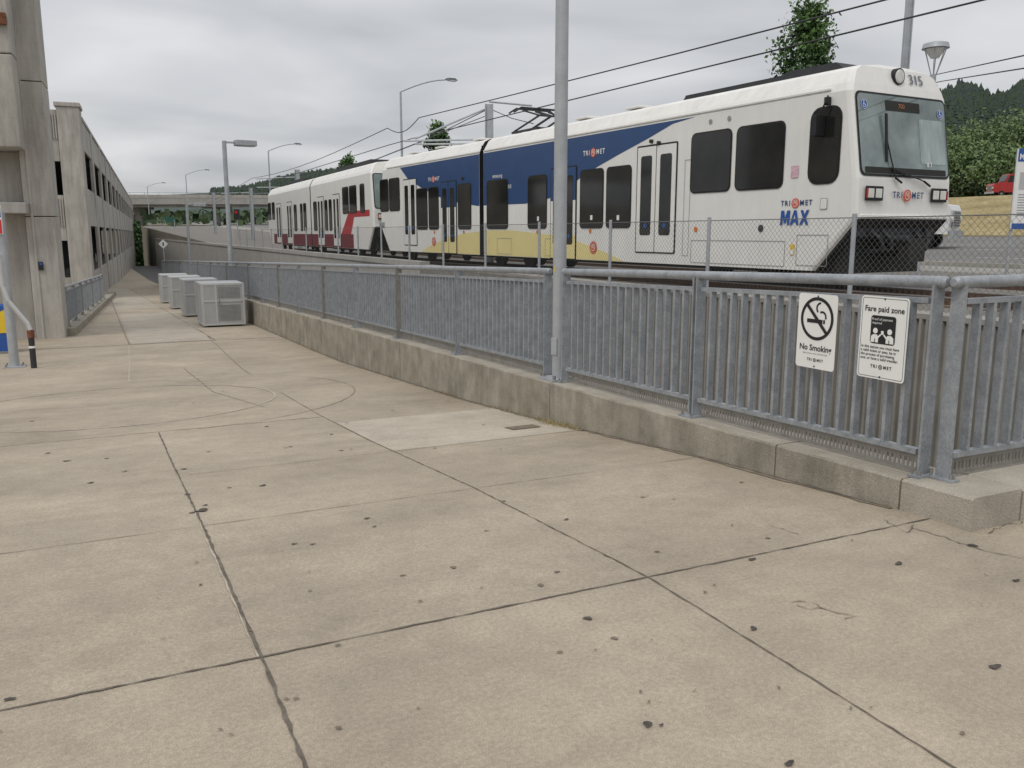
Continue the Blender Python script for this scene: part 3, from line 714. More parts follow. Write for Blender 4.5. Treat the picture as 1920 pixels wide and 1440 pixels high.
for u,v in ((1008,435),(1107,433),(1305,430),(870,435),(815,435)): mb=MB(); disc(mb,sideM(u,v),.055,m_orange,z=.001); mb.obj('marker_light',T,local=True)
mb=MB(); disc(mb,sideM(1427,428),.07,m_blk2,z=.001); mb.obj('fill_cap',T,local=True)
mb=MB(); M=sideM(1491,321); pf(mb,M,rrect(-.09,.09,-.12,.1,.02),m_pink,.001); mb.obj('sticker',T,local=True)
mb=MB(); M=sideM(1545,382); pf(mb,M,rrect(-.08,.08,-.1,.1,.02),m_seam,.0);pf(mb,M,rrect(-.07,.07,-.09,.09,.02),m_white,.001); mb.obj('access_hatch',T,local=True)
mb=MB(); M=sideM(1486,468); pf(mb,M,rrect(-.05,.05,-.1,.1,.01),m_sigyel,.001); pf(mb,M,rrect(-.04,.04,-.09,-.0,.01),m_sign,.002); mb.obj('sticker',T,local=True)
for u,v in ((1010,410),(1110,408),(1160,408)): mb=MB(); M=sideM(u,v); pf(mb,M,rrect(-.05,.05,-.06,.06,.01),m_sign,.010); mb.obj('sticker',T,local=True)
for u,v in ((1333,228),(1368,222)): mb=MB(); disc(mb,sideM(u,v),.05,m_seam,z=.001); mb.obj('vent_cap',T,local=True)
for u,v in ((1223,265),(1237,268),(868,334)):
    L,h=tr(u,v); mb=MB(); mb.cyl((L,0,h),(L,.06,h),.045,m_blk2,n=10); mb.obj('door_lamp',T,local=True)
L_,h_=tr(1545,235); mb=MB(); mb.box((L_,.15,h_-.02),(.1,.24,.36),m_black); mb.tube([Vector((L_-.05,0,h_+.50)),Vector((L_-.1,.12,h_+.36)),Vector((L_,.15,h_+.15))],.018,m_black,n=6); mb.box((L_-.1,.06,h_+.40),(.1,.08,.14),m_black); mb.obj('mirror',T,local=True,bevel=.02)
front(T,0,1,True)
mb=MB(); mb.prism([Vector((l,-.62,h)) for l,h in ((.95,4.0),(1.15,4.15),(2.3,4.17),(2.45,4.11),(5.3,4.11),(5.4,4.0))],(0,-1.4,0),m_blk2); mb.obj('roof_equipment',T,local=True,bevel=.015)
for L_ in (7.0,9.2,15.2,18.2,20.6): mb=MB(); mb.box((L_,-.7,4.04),(.6,.6,.06),m_roofw); mb.obj('roof_hatch',T,local=True,bevel=.02)
panto(T,12.9)
coupler(T,0,1); coupler(T,LE,-1); wheels(T,(3.0,13.0,20.2))
mb=MB(); mb.box((11,-1.3,.42),(18,2.2,.25),m_under); mb.obj('underframe',T,local=True)
# ---- second train
P2=Vector((-5.75,36.0,0)); yaw2=math.radians(25.2); d2=Vector((-math.sin(yaw2),math.cos(yaw2),0)); tr2=mk_tr(P2,d2)
T2=thing('light_rail_train','white articulated light rail train with red lower band','train',(P2.x,P2.y,zr),d2)
LE2=25.3; LM=tr2(583,400)[0]
mb=section(0,LM-.1,True,False)
def r2(L0,L1,h0,h1,m,mb): sidepoly(mb,[(L0,h0),(L1,h0),(L1,h1),(L0,h1)],m)
r2(3.2,LM-.12,.37,1.0,m_dred,mb); sidepoly(mb,[(3.6,1.0),(5.4,1.0),(3.9,2.02),(.5,2.02),(.5,1.75),(3.0,1.75)],m_red)
mb.obj('front_body_shell',T2,local=True)
mb=section(LM+.1,LE2,False,True); r2(LM+.11,LE2-2,.37,1.0,m_dred,mb); mb.obj('rear_body_shell',T2,local=True)
mb=MB(); mb.box((LM,-1.325,2.1),(.2,2.45,3.3),m_black); mb.obj('articulation_bellows',T2,local=True)
def win2(u0,u1,h0,h1):
    a=tr2(u0,390)[0]; b=tr2(u1,390)[0]; panel(T2,'window',min(a,b),max(a,b),h0,h1,.1,m_glass,frame=m_black,y0=.008)
win2(656,669,1.95,3.1); win2(643,654,1.95,3.1); win2(676,684,1.95,3.1)
for a,b_ in ((609,614),(617,622),(588,594),(563,567),(569,574),(551,556)): win2(a,b_,1.2,2.65)
for a,b_ in ((503,508),(510,515)): win2(a,b_,1.95,3.0)
for a,b_ in ((625,637),(596,607),(538,547),(518,527)):
    x=tr2(a,390)[0]; y_=tr2(b_,390)[0]; door(T2,min(x,y_),max(x,y_),.45,2.85,.8,m_white)
front(T2,0,1,False)
mb=MB(); mb.box((5,-1.3,4.10),(6,1.5,.2),m_blk2); mb.obj('roof_equipment',T2,local=True)
mb=MB(); mb.box((19,-1.3,4.10),(6,1.5,.2),m_blk2); mb.obj('roof_equipment',T2,local=True)
coupler(T2,0,1); wheels(T2,(3,12.5,22)); mb=MB(); mb.box((12,-1.3,.42),(20,2.2,.25),m_under); mb.obj('underframe',T2,local=True)
# ---------------- tracks ----------------
w1=Vector((d1.y,-d1.x,0)); w2=Vector((d2.y,-d2.x,0))
def centre(off):
    A=P0+w1*(1.325+off); a=A-d1*40; b=A+d1*22; B=P2+w2*(1.325+off); c=B+d2*2; e=B+d2*40; f=e+Vector((-math.sin(math.radians(23)),math.cos(math.radians(23)),0))*120
    return [a,b,c,e,f]
mb=MB(); zt=zr
for off in (0,4.3):
    C=centre(off)
    for A,B in zip(C,C[1:]):
        d=(B-A).normalized(); w=Vector((d.y,-d.x,0))
        for g in (-.75,.75):
            mb.beam(A+w*g+Zv*(zt-.09),B+w*g+Zv*(zt-.09),w*.05,Zv*.16,m_rail)
            mb.beam(A+w*g+Zv*(zt-.006),B+w*g+Zv*(zt-.006),w*.065,Zv*.02,m_railt)
        L=(B-A).length; n=int(L/.75) if L<80 else 0
        for i in range(n):
            c=A+d*(i*.75); mb.beam(c-w*1.25+Zv*(zt-.19),c+w*1.25+Zv*(zt-.19),d*.22,Zv*.16,m_tie)
mb.obj('railway_track',kind='structure')
# ---------------- overhead wires ----------------
T=thing('overhead_wire','dark overhead contact and messenger wires above the track','wires',(0,20,zr))
C=centre(0); cw=4.81-H0
for zz,nm in ((cw,'contact_wire'),(cw+.72,'messenger_wire')):
    mb=MB(); P=[c+Zv*(CZ+zz) for c in C]; Q=[]
    for a,b in zip(P,P[1:]):
        for i in range(8):
            f=i/8; z=-.35*math.sin(math.pi*f) if nm=='messenger_wire' else 0
            Q.append(a+(b-a)*f+Zv*z)
    Q.append(P[-1]); mb.tube(Q,.018,m_wire,n=5); mb.obj(nm,T)
A,B=C[0],C[1]
for i in range(1,9,2):
    mb=MB(); c=A+(B-A)*i/12; mb.tube([c+Zv*(CZ+cw),c+Zv*(CZ+cw+.72-.3*math.sin(math.pi*i/12))],.006,m_wire,n=4); mb.obj('hanger_wire',T)
def catpole(u,v,y,label,r=.14,arm=None):
    a=ray(u,v); k=y/a.y; P=a*k; base=Vector((P.x,P.y,CZ-1.2)); topz=P.z+CZ
    T=thing('catenary_mast',label,'mast',base); mb=MB()
    mb.beam(base,Vector((P.x,P.y,topz)),(r*2,0,0),(0,.05,0),m_pole); 
    for sx in (-1,1): mb.beam(base+Vector((sx*r,0,0)),Vector((P.x+sx*r,P.y,topz)),(.03,0,0),(0,r*1.6,0),m_pole)
    mb.obj('shaft',T)
    for (du,zz) in arm or ():
        mb=MB(); mb.tube([Vector((P.x,P.y,zz[0]+CZ)),Vector((P.x+du,P.y+.3,zz[1]+CZ))],.035,m_pole,n=8); mb.obj('bracket_arm',T)
    return T
catpole(917,195,33,'galvanized steel catenary mast standing behind the train',arm=[(-2.8,(3.3,3.3)),(-2.8,(4.6,3.5)),(1.6,(4.8,4.7)),(-3.2,(3.45,3.42))])
catpole(1711,-60,24,'galvanized steel catenary mast behind the train cab',r=.08)
catpole(557,318,62,'galvanized steel catenary mast beside the far train',arm=[(-3,(3.9,3.8)),(-3,(3.2,3.2))])
catpole(470,352,85,'galvanized steel catenary mast along the distant tracks',arm=[(-3,(3.9,3.8))])
catpole(400,362,110,'galvanized steel catenary mast along the distant tracks')
def wpt(u,v,y): r=ray(u,v); return r*(y/r.y)+Zv*CZ
for pts,r in (([(910,207,33),(800,262,50),(640,325,75),(480,362,100)],.02),([(925,207,33),(960,222,30),(1000,232,27)],.015),([(917,215,33),(700,300,62),(557,330,62)],.016),([(1700,152,26),(1768,137,24),(1920,104,14)],.012),([(1700,166,26),(1768,152,24),(1920,128,14)],.012)):
    mb=MB(); mb.tube([wpt(*x) for x in pts],r,m_wire,n=5); mb.obj('feeder_cable',label='dark feeder cable strung between the masts',cat='cable',group='feeder cables over the tracks')
# ---------------- street lights ----------------
def cobra(u,vt,y,reach,label,r=.11):
    a=ray(u,vt); P=a*(y/a.y); zt=P.z+CZ; zb_=max(zt-12.5,CZ-1.3+interp(RS,P.dot(p)))
    base=Vector((P.x,P.y,zb_)); T=thing('street_lamp',label,'street lamp',base,group='street lamps along the highway')
    mb=MB(); mb.cyl(base,Vector((P.x,P.y,zt)),r,m_pole,r1=r*.6,n=10); mb.obj('shaft',T)
    mb=MB(); Q=[Vector((P.x,P.y,zt))]
    for i in range(1,7): f=i/6; Q.append(Vector((P.x+reach*f,P.y,zt+reach*.25*math.sin(f*math.pi/2))))
    mb.tube(Q,r*.42,m_pole,n=8); mb.obj('arm',T)
    mb=MB(); e=Q[-1]; 
    mb.prism([e+Vector(v) for v in ((-.1,-.14,.03),(.15,-.18,.1),(.6,-.16,.07),(.75,-.05,-.02),(.5,-.1,-.12),(.1,-.1,-.06))],(0,.3,0),m_pole); mb.obj('lamp_head',T,bevel=.03)
cobra(751,172,60,3.1,'tall grey cobra head street lamp beside the highway')
cobra(503,283,98,3.0,'tall grey cobra head street lamp beside the highway')
cobra(348,328,150,3.4,'distant cobra head street lamp beside the highway')
cobra(276,350,185,3.2,'distant cobra head street lamp beside the highway')
def walklamp(s,t,h,label):
    b=W(s,t,gz(s)-.4); T=thing('walkway_lamp',label,'lamp post',b,group='square head lamps along the walkway'); mb=MB()
    mb.cyl(b,b+Zv*h,.09,m_pole,r1=.075,n=14); mb.obj('shaft',T)
    mb=MB(); e=b+Zv*(h-.05); d=(q*.95+p*.1).normalized(); mb.beam(e,e+d*.4,Vector((-d.y,d.x,0))*.06,Zv*.06,m_pole); mb.obj('arm',T)
    mb=MB(); c=e+d*.75; mb.box(c,(.75,.42,.2),m_pole,(d,Vector((-d.y,d.x,0)),Zv)); L_=mb.obj('lamp_head',T,bevel=.02)
    mb=MB(); mb.box(c-Zv*.105,(.55,.3,.02),m_lamp,(d,Vector((-d.y,d.x,0)),Zv)); mb.obj('lens',L_)
walklamp(33,4.42,6.45,'grey square head lamp post beside the walkway railing')
walklamp(57,5.2,5.6,'grey square head lamp post farther down the walkway')
a=ray(1755,82); P=a*(23/a.y); b=Vector((P.x,P.y,CZ-1.2)); T=thing('platform_lamp','white dish topped platform lamp behind the train','lamp post',b); zt=P.z+CZ
mb=MB(); mb.cyl(b,Vector((P.x,P.y,zt-.75)),.07,m_pole,n=12); mb.obj('shaft',T)
mb=MB(); c=Vector((P.x,P.y,zt)); mb.cyl(c-Zv*.12,c,.33,m_pole,r1=.3,n=28); mb.cyl(c,c+Zv*.05,.3,m_pole,r1=.12,n=28); mb.obj('lamp_shade',T)
mb=MB(); mb.cyl(c-Zv*.35,c-Zv*.13,.1,m_lamp,r1=.26,n=20); mb.obj('lamp_glass',T)
for i in range(6): mb=MB(); a_=i*math.pi/3; mb.cyl(c+Vector((.07*math.cos(a_),.07*math.sin(a_),-.75)),c+Vector((.28*math.cos(a_),.28*math.sin(a_),-.12)),.012,m_pole,n=6); mb.obj('support_rod',T)
# ---------------- lockers ----------------
def locker(s,t,w,d,h,label):
    b=G(s,t); T=thing('bike_locker',label,'bike locker',b,group='row of perforated metal bike lockers')
    mb=MB(); c=b+Zv*(h/2+.06)
    mb.box(c,(d,w,h),m_lock,(p,q,Zv)); mb.obj('cabinet',T,bevel=.015)
    for a in (-1,1):
        for e in (-1,1): mb=MB(); mb.box(b+p*a*d*.45+q*e*w*.45+Zv*.03,(.06,.06,.06),m_galvd,(p,q,Zv)); mb.obj('foot',T)
    fc=c-p*(d/2+.006); mb=MB()
    for y in (-w/2+.03,w/2-.03): mb.box(fc+q*y,(.02,.05,h),m_lockf,(p,q,Zv))
    for z in (-h/2+.03,h/2-.03,h*.08): mb.box(fc+Zv*z,(.02,w-.1,.05),m_lockf,(p,q,Zv))
    mb.box(fc-q*w*.17-p*.002,(.02,.04,h-.08),m_lockf,(p,q,Zv))
    D=mb.obj('locker_door',T)
    for (y0,y1,z0,z1) in ((-w*.13,w*.42,h*.14,h*.42),(-w*.13,w*.42,-h*.4,h*.0)):
        mb=MB(); ny=int((y1-y0)/.035); nz=int((z1-z0)/.035)
        for i in range(ny):
            for j in range(nz):
                cc=fc-p*.004+q*(y0+(i+.5+(j%2)*.4)*.035)+Zv*(z0+(j+.5)*.035)
                mb.add([cc-q*.011-Zv*.011,cc+q*.011-Zv*.011,cc+q*.011+Zv*.011,cc-q*.011+Zv*.011],[(0,1,2,3)],m_hole)
        mb.obj('perforated_panel',D)
    mb=MB(); mb.box(fc-p*.02-q*w*.1+Zv*h*.06,(.03,.03,.12),m_galvd,(p,q,Zv)); mb.obj('handle',D)
    sc=c-q*(w/2+.004); mb=MB()
    for x in (-d/2+.04,0,d/2-.04): mb.box(sc+p*x,(.05,.015,h-.02),m_lockf,(p,q,Zv))
    for z in (-h/2+.03,h/2-.03): mb.box(sc+Zv*z,(d-.1,.012,.05),m_lockf,(p,q,Zv))
    mb.obj('side_frame',T)
locker(25.6,3.08,1.14,1.4,1.17,'grey perforated metal bike locker by the curb wall')
for s in (30.4,35.2,40): locker(s,3.0-(s-30)*.008,1.1,1.4,1.17,'grey perforated metal bike locker on the walkway')
# ---------------- left side: garage ----------------
ga=math.radians(22.6); gd=Vector((-math.sin(ga),math.cos(ga),0)); gn=Vector((-math.cos(ga),-math.sin(ga),0))
F0=Vector((-20.1,41.2,0))
def Gp(l,w,z): return F0+gd*l+gn*w+Zv*(z+CZ)
def gbox(mb,l0,l1,w0,w1,z0,z1,m): 
    a=Gp((l0+l1)/2,(w0+w1)/2,(z0+z1)/2); mb.box(a,(l1-l0,w1-w0,z1-z0),m,(gd,gn,Zv))
T=thing('parking_garage','long weathered concrete parking garage with open bays','building',Gp(0,0,-3.4))
LG=125
mb=MB(); gbox(mb,1.62,LG,.02,.12,3.95,5.35,m_conc); gbox(mb,1.6,LG,-.03,.3,5.35,5.5,m_conc); mb.obj('parapet_wall',T)
mb=MB(); gbox(mb,1.62,LG,.02,.12,.35,2.15,m_conc); mb.obj('spandrel_wall',T)
mb=MB(); gbox(mb,1.62,LG,.02,.12,-7.5,-1.9,m_conc); mb.obj('base_wall',T)
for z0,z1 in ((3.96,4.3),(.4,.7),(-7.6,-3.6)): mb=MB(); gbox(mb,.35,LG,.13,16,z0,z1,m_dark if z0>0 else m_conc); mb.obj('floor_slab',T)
mb=MB(); gbox(mb,.6,LG,5.5,5.8,-3.6,3.95,m_dark); mb.obj('interior_wall',T)  # near-black wall and upper slabs: interior shade put into the colour
l=1.7+5.6
while l<LG:
    mb=MB(); gbox(mb,l,l+1.5,-.02,.13,-7.5,5.34,m_conc); mb.obj('column',T); l+=8.0
mb=MB(); gbox(mb,0,1.6,0,.95,-4.5,5.75,m_conc); gbox(mb,-.06,1.66,-.06,1.03,5.75,5.95,m_conc); mb.obj('corner_pier',T,bevel=.03)
mb=MB(); gbox(mb,.1,.5,.97,14,3.3,5.6,m_conc); gbox(mb,.1,.5,.97,14,-.35,1.75,m_conc); gbox(mb,.11,.49,1.75,2.6,-4.5,5.5,m_conc); gbox(mb,.1,.5,.97,14,-4.5,-2.1,m_conc)
for i in range(44): gbox(mb,.04,.1,1.0+i*.1,1.05+i*.1,4.3,5.4,m_conc)
for i in range(44): gbox(mb,.04,.1,1.0+i*.1,1.05+i*.1,.3,1.6,m_conc)
mb.obj('end_wall',T)
mb=MB(); M=fr(Gp(1.6,-.12,-1.2),gd,Zv)
ringf(mb,M,.2,.27,m_textbk); disc(mb,M,.2,m_sign); barf(mb,M,-.15,.15,.15,-.15,.05,m_textbk,.004); mb.obj('round_sign',T)
mb=MB()
for i in range(2600):
    l=LG-3+random.gauss(0,5); w=-1.0+R()*1.0; z=-6+R()**1.3*8; c=Gp(l,w,z); n=Vector((random.gauss(0,1),random.gauss(0,1),random.gauss(0,1))).normalized(); x=n.orthogonal().normalized()*.25; y=n.cross(x)
    mb.add([c-x,c+y,c+x,c-y],[(0,1,2,3)],random.choice((m_leaf,m_leafl,m_leafd)))
mb.obj('ivy_plant',label='green climbing ivy on the end of the garage',cat='plant',kind='stuff')
K0=Vector((-11.0,20.9,0))
def Kp(l,w,z): return K0+gd*l+gn*w+Zv*z
mb=MB(); a=Kp(.5,-.05,0);b=Kp(26,-.05,0)
mb.beam(Vector((a.x,a.y,gz(a.dot(p))-.05)),Vector((b.x,b.y,gz(b.dot(p))-.05)),gn*.3,Zv*.5,m_curb); mb.obj('concrete_curb',bevel=.012,label='low concrete curb carrying the short railing by the garage',cat='curb')
a=Kp(1.0,0,0);b=Kp(18,0,0)
railing(Vector((a.x,a.y,gz(a.dot(p))+.2)),Vector((b.x,b.y,gz(b.dot(p))+.2)),1.05,7,'blue grey steel railing on the curb before the garage',toe=False)
T=thing('concrete_tower','tall weathered concrete stair tower beside the walkway','building',Kp(0,0,-.9))
def kbox(mb,l0,l1,w0,w1,z0,z1,m):
    mb.box(Kp((l0+l1)/2,(w0+w1)/2,(z0+z1)/2),(l1-l0,w1-w0,z1-z0),m,(gd,gn,Zv))
mb=MB()
for z0,z1 in ((-1.5,1.88),(1.9,4.98),(5.0,8.4),(8.42,14)): kbox(mb,0,1.3,0,.62,z0,z1,m_conc)
kbox(mb,-.03,0,.44,.5,-1.5,14,m_conc)
mb.obj('pier',T,bevel=.04)
mb=MB(); 
for z0,z1 in ((3.4,5.4),(5.42,14)): kbox(mb,-.9,-.1,.46,2.4,z0,z1,m_conc)
kbox(mb,.3,1.3,.64,5,-1.5,3.4,m_conc); kbox(mb,.1,1.3,.64,5,3.4,14,m_conc)
mb.obj('tower_wall',T,bevel=.03)
mb=MB(); kbox(mb,-.5,.25,.52,5,1.95,2.2,m_conc2); mb.obj('canopy_beam',T,bevel=.02)
mb=MB(); kbox(mb,-1.0,-.92,.5,.8,6.0,6.25,m_rust); mb.obj('rusty_bracket',T,bevel=.01)
mb=MB(); kbox(mb,-.05,-.032,.33,.43,.62,.82,m_textbk); kbox(mb,-.06,-.051,.35,.41,.74,.80,m_sigblue); mb.obj('call_button',T)
s,t=on_ground(28,688); b=G(s,t); T=pole_thing('sign_post','grey steel post with blue and red station sign','sign post',b,2.75,.08,.08,m_pole)
mb=MB(); sc=b+Zv*2.62+Vector((-.08,-.1,0)); mb.box(sc,(.34,.03,.50),m_sign); mb.obj('sign_panel',T)
mb=MB(); mb.box(sc+Vector((0,-.018,.14)),(.34,.005,.2),m_sigblue);  mb.box(sc+Vector((0,-.018,-.12)),(.34,.005,.24),m_sigred); mb.obj('sign_face',T)
b2=G(*on_ground(64,690)); T=thing('drain_pipe','white bent pipe entering a dark rusty standpipe','pipe',b2)
mb=MB(); mb.cyl(b2,b2+Zv*.55,.05,m_blk2,n=14); mb.cyl(b2+Zv*.55,b2+Zv*.68,.06,m_rust,n=14); mb.cyl(b2+Zv*.36,b2+Zv*.4,.052,m_sign,n=14); mb.obj('standpipe',T)
mb=MB(); mb.tube([b2+Zv*.68,b2+Zv*.78+Vector((-.03,0,0)),b2+Zv*1.2+Vector((-.28,-.1,0)),b2+Zv*1.45+Vector((-.35,-.1,0)),b2+Zv*2.0+Vector((-.36,-.1,0))],.04,m_lockf,n=12); mb.obj('bent_pipe',T)
c=G(*on_ground(-22,662)); T=thing('ticket_machine','blue and yellow ticket machine behind the post','ticket machine',c)
mb=MB(); mb.box(c+Zv*.5,(.8,.5,1.0),m_sigblue,(q,p,Zv)); mb.obj('cabinet',T,bevel=.02)
mb=MB(); M=fr(c+Zv*.55-p*.257,q,Zv); pf(mb,M,[(-.39,.0),(.39,.36),(.39,-.12),(-.39,-.12)],m_sigyel); mb.obj('front_graphic',T)
mb=MB(); mb.box(c+Zv*.02,(1.0,.7,.06),m_galvd,(q,p,Zv)); mb.obj('base_plate',T)
def dsign(s,t,h,label):
    b=G(s,t,-.2); T=thing('warning_sign',label,'sign',b); mb=MB(); mb.cyl(b,b+Zv*h,.04,m_pole,n=8); mb.obj('post',T)
    mb=MB(); M=fr(b+Zv*(h-.1)-p*.06,q,Zv); r=.32; pf(mb,M,[(-r,0),(0,-r),(r,0),(0,r)],m_sign); pf(mb,M,[(-.04,-.12),(.04,-.12),(.04,.12),(-.04,.12)],m_textbk,.01); mb.obj('sign_panel',T)
dsign(66,4.3,3.2,'white diamond warning sign at the far end of the walkway')
# ---------------- bridge ----------------
T=thing('highway_overpass','pale concrete highway overpass with slender columns and guard rail','bridge',(-90,205,CZ+2))
mb=MB(); 
BR=[(-150,160,7.0),(-100,190,7.6),(-70,206,8.2),(-40,216,8.4),(0,226,8.2),(60,235,7)]
for (x0,y0,z0),(x1,y1,z1) in zip(BR,BR[1:]):
    A=Vector((x0,y0,z0+CZ-.9));B=Vector((x1,y1,z1+CZ-.9)); n=(B-A).cross(Zv).normalized()
    mb.beam(A,B,n*12,Zv*1.5,m_conc2); mb.beam(A-n*5.9+Zv*1.0,B-n*5.9+Zv*1.0,n*.3,Zv*.7,m_conc); mb.beam(A+n*5.9+Zv*1.0,B+n*5.9+Zv*1.0,n*.3,Zv*.7,m_conc)
    mb.beam(A+n*4-Zv*1.05,B+n*4-Zv*1.05,n*1.5,Zv*.6,m_conc)
mb.obj('deck',T)
for x,y,z in BR[:-1]+[(-85,198,7.8)]:
    mb=MB(); mb.cyl((x,y,CZ-3),(x,y,z+CZ-1.6),.9,m_conc2,n=14); mb.beam((x-2.5,y-2,z+CZ-2),(x+2.5,y+2,z+CZ-2),(0,1.4,0),(0,0,1),m_conc2); mb.obj('bridge_column',T)
mb=MB()
for (x0,y0,z0),(x1,y1,z1) in zip(BR,BR[1:]):
    A=Vector((x0,y0,z0+CZ+.9));B=Vector((x1,y1,z1+CZ+.9)); n=(B-A).cross(Zv).normalized()*5.9
    mb.beam(A+n,B+n,(0,.08,0),(0,0,.08),m_pole)
    L=(B-A).length
    for i in range(int(L/3)): c=A+(B-A)*(i*3/L)+n; mb.cyl(c-Zv*.8,c,.05,m_pole,n=5)
mb.obj('guard_rail',T)
# ---------------- vehicles ----------------
def car(s,t,heading,paint,label,sc=1.0):
    b=W(s,t,fz(s,t)+.03); T=thing('passenger_car',label,'car',b,heading,group='cars driving on the highway')
    prof=[(-2.2,.35),(-2.25,.75),(-1.95,.95),(-1.3,1.02),(-.6,1.42),(.7,1.45),(1.4,1.05),(2.1,.98),(2.25,.7),(2.2,.35)]
    mb=MB(); mb.prism([Vector((x*sc,-.88*sc,z_*sc)) for x,z_ in prof],(0,1.76*sc,0),paint); mb.obj('body',T,local=True,bevel=.08)
    g=[(-1.15,1.02),(-.55,1.37),(.66,1.39),(1.25,1.05)]
    for y in (-.885,.885): mb=MB(); mb.poly([Vector((x*sc,y*sc,z_*sc)) for x,z_ in g],m_glass); mb.obj('side_window',T,local=True)
    for x in (-1.4,1.4):
        for y in (-.82,.82):
            mb=MB(); mb.cyl((x*sc,(y-.1)*sc,.33*sc),(x*sc,(y+.1)*sc,.33*sc),.33*sc,m_black,n=16); mb.cyl((x*sc,(y-.11)*sc,.33*sc),(x*sc,(y+.11)*sc,.33*sc),.18*sc,m_pole,n=12); mb.obj('wheel',T,local=True)
m_carw=mat('car_white',(.7,.7,.7),.3);m_carg=mat('car_gray',(.2,.21,.22),.3,.3);m_carb=mat('car_blue',(.05,.1,.25),.3);m_carr=mat('car_red',(.36,.025,.025),.35)
car(118,29.8,-p,m_carw,'white sedan driving on the highway'); car(132,33.4,-p,m_carg,'grey sedan driving on the highway'); car(150,29.8,-p,m_carb,'dark blue sedan driving on the highway'); car(98,33,-p,m_carg,'grey sedan driving on the highway'); car(165,46,p,m_carw,'white sedan driving on the highway')
def truck(b,heading,paint,label,box=True,sc=1):
    T=thing('truck',label,'truck',b,heading)
    mb=MB(); prof=[(3.2,.55),(3.25,1.4),(3.15,1.62),(1.9,1.78),(1.5,2.75),(.1,2.85),(.1,.55)]
    mb.prism([Vector((x*sc,-1.05*sc,z*sc)) for x,z in prof],(0,2.1*sc,0),paint); mb.obj('cab',T,local=True,bevel=.05)
    for y in (-1.058,1.058): mb=MB(); mb.poly([Vector((x*sc,y*sc,z*sc)) for x,z in ((.5,1.75),(1.75,1.75),(1.45,2.55),(.5,2.6))],m_glass); mb.obj('window',T,local=True)
    mb=MB(); mb.poly([Vector((x*sc,y*sc,z*sc)) for x,y,z in ((1.93,-.9,1.9),(1.93,.9,1.9),(1.57,.85,2.65),(1.57,-.85,2.65))],m_glass); mb.obj('windshield',T,local=True)
    mb=MB(); mb.box((3.27*sc,0,1.1*sc),(.06,1.2*sc,.6*sc),m_pole); 
    for i in range(6): mb.box((3.31*sc,0,(.87+i*.09)*sc),(.02,1.1*sc,.03*sc),m_black)
    mb.obj('grille',T,local=True)
    mb=MB(); mb.box((3.3*sc,0,.55*sc),(.2,2.1*sc,.25*sc),m_pole); mb.obj('bumper',T,local=True)
    for y in (-.8,.8): mb=MB(); mb.cyl((3.2*sc,y*sc,1.1*sc),(3.3*sc,y*sc,1.1*sc),.13*sc,m_lamp,n=12); mb.obj('headlight',T,local=True)
    mb=MB()
    if box: mb.box((-3.2*sc,0,2.1*sc),(6.2*sc,2.4*sc,2.6*sc),m_carw); mb.obj('cargo_box',T,local=True)
    else: mb.box((-1.8*sc,0,.95*sc),(3.7*sc,2.0*sc,.5*sc),paint); mb.box((-1.8*sc,0,1.35*sc),(3.6*sc,.2,.4*sc),m_pole); mb.obj('flat_bed',T,local=True)
    mb=MB(); mb.box((-1.5*sc,0,.6*sc),(8*sc,1.0*sc,.25*sc),m_under); mb.obj('chassis',T,local=True)
    for x in (2.3,-3.0 if box else -2.2):
        for y in (-.95,.95): mb=MB(); mb.cyl((x*sc,(y-.15)*sc,.38*sc),(x*sc,(y+.15)*sc,.38*sc),.38*sc,m_black,n=18); mb.cyl((x*sc,(y-.16)*sc,.38*sc),(x*sc,(y+.16)*sc,.38*sc),.14*sc,m_galvd,n=12); mb.obj('wheel',T,local=True)
def st_of(P): return P.dot(p),P.dot(q)
P=Vector((19.2,47.3,0)); s,t=st_of(P); truck(Vector((P.x,P.y,fz(s,t)+.03)),Vector((.80,-.6,0)),m_carw,'white flatbed truck passing behind the train',box=False,sc=1.38)
P=Vector((.578*92,92,0)); s,t=st_of(P); truck(Vector((P.x,P.y,fz(s,t)+.03)),Vector((-1,.1,0)),m_carr,'red truck parked on the grassy bank',box=False,sc=.85)
P=W(150,37,0); truck(Vector((P.x,P.y,fz(150,37)+.03)),-p,m_carw,'white box truck driving on the highway')
a=ray(444,402); P=a*(88/a.y); b=Vector((P.x,P.y,CZ-1.2)); T=thing('traffic_signal','black train signal with lit red lens beside the tracks','signal',b)
mb=MB(); mb.cyl(b,Vector((P.x,P.y,P.z+CZ)),.06,m_pole,n=8); mb.obj('post',T); mb=MB(); mb.box(Vector((P.x,P.y,P.z+CZ)),(.5,.3,1.0),m_black); mb.obj('signal_head',T); mb=MB(); mb.cyl((P.x,P.y-.16,P.z+CZ+.2),(P.x,P.y-.2,P.z+CZ+.2),.14,m_redl,n=14); mb.obj('lens',T)
a=ray(318,412); P=a*(150/a.y); b=Vector((P.x,P.y,CZ)); T=thing('highway_sign','green highway sign on two posts','sign',b)
for dx in (-.8,.8): mb=MB(); mb.cyl(b+Vector((dx,0,0)),Vector((P.x+dx,P.y,P.z+CZ)),.08,m_pole,n=6); mb.obj('post',T)
mb=MB(); mb.box(Vector((P.x,P.y,P.z+CZ)),(2.0,.1,.9),mat('sign_green',(.025,.10,.07),.6)); mb.obj('sign_panel',T)
a=ray(1915,430); P=a*(24/a.y); zl=P.z+CZ; sx=P.x
b=Vector((sx,24,CZ-1.2)); T=thing('station_sign','tall white and blue station information sign','sign',b)
hh=2.15; X=Vector((.97,.25,0)).normalized(); Yn=Vector((-X.y,X.x,0))
for o_ in (-.36,.36): mb=MB(); mb.cyl(b+X*o_,Vector((sx,24,zl+hh))+X*o_,.04,m_pole,n=10); mb.obj('post',T)
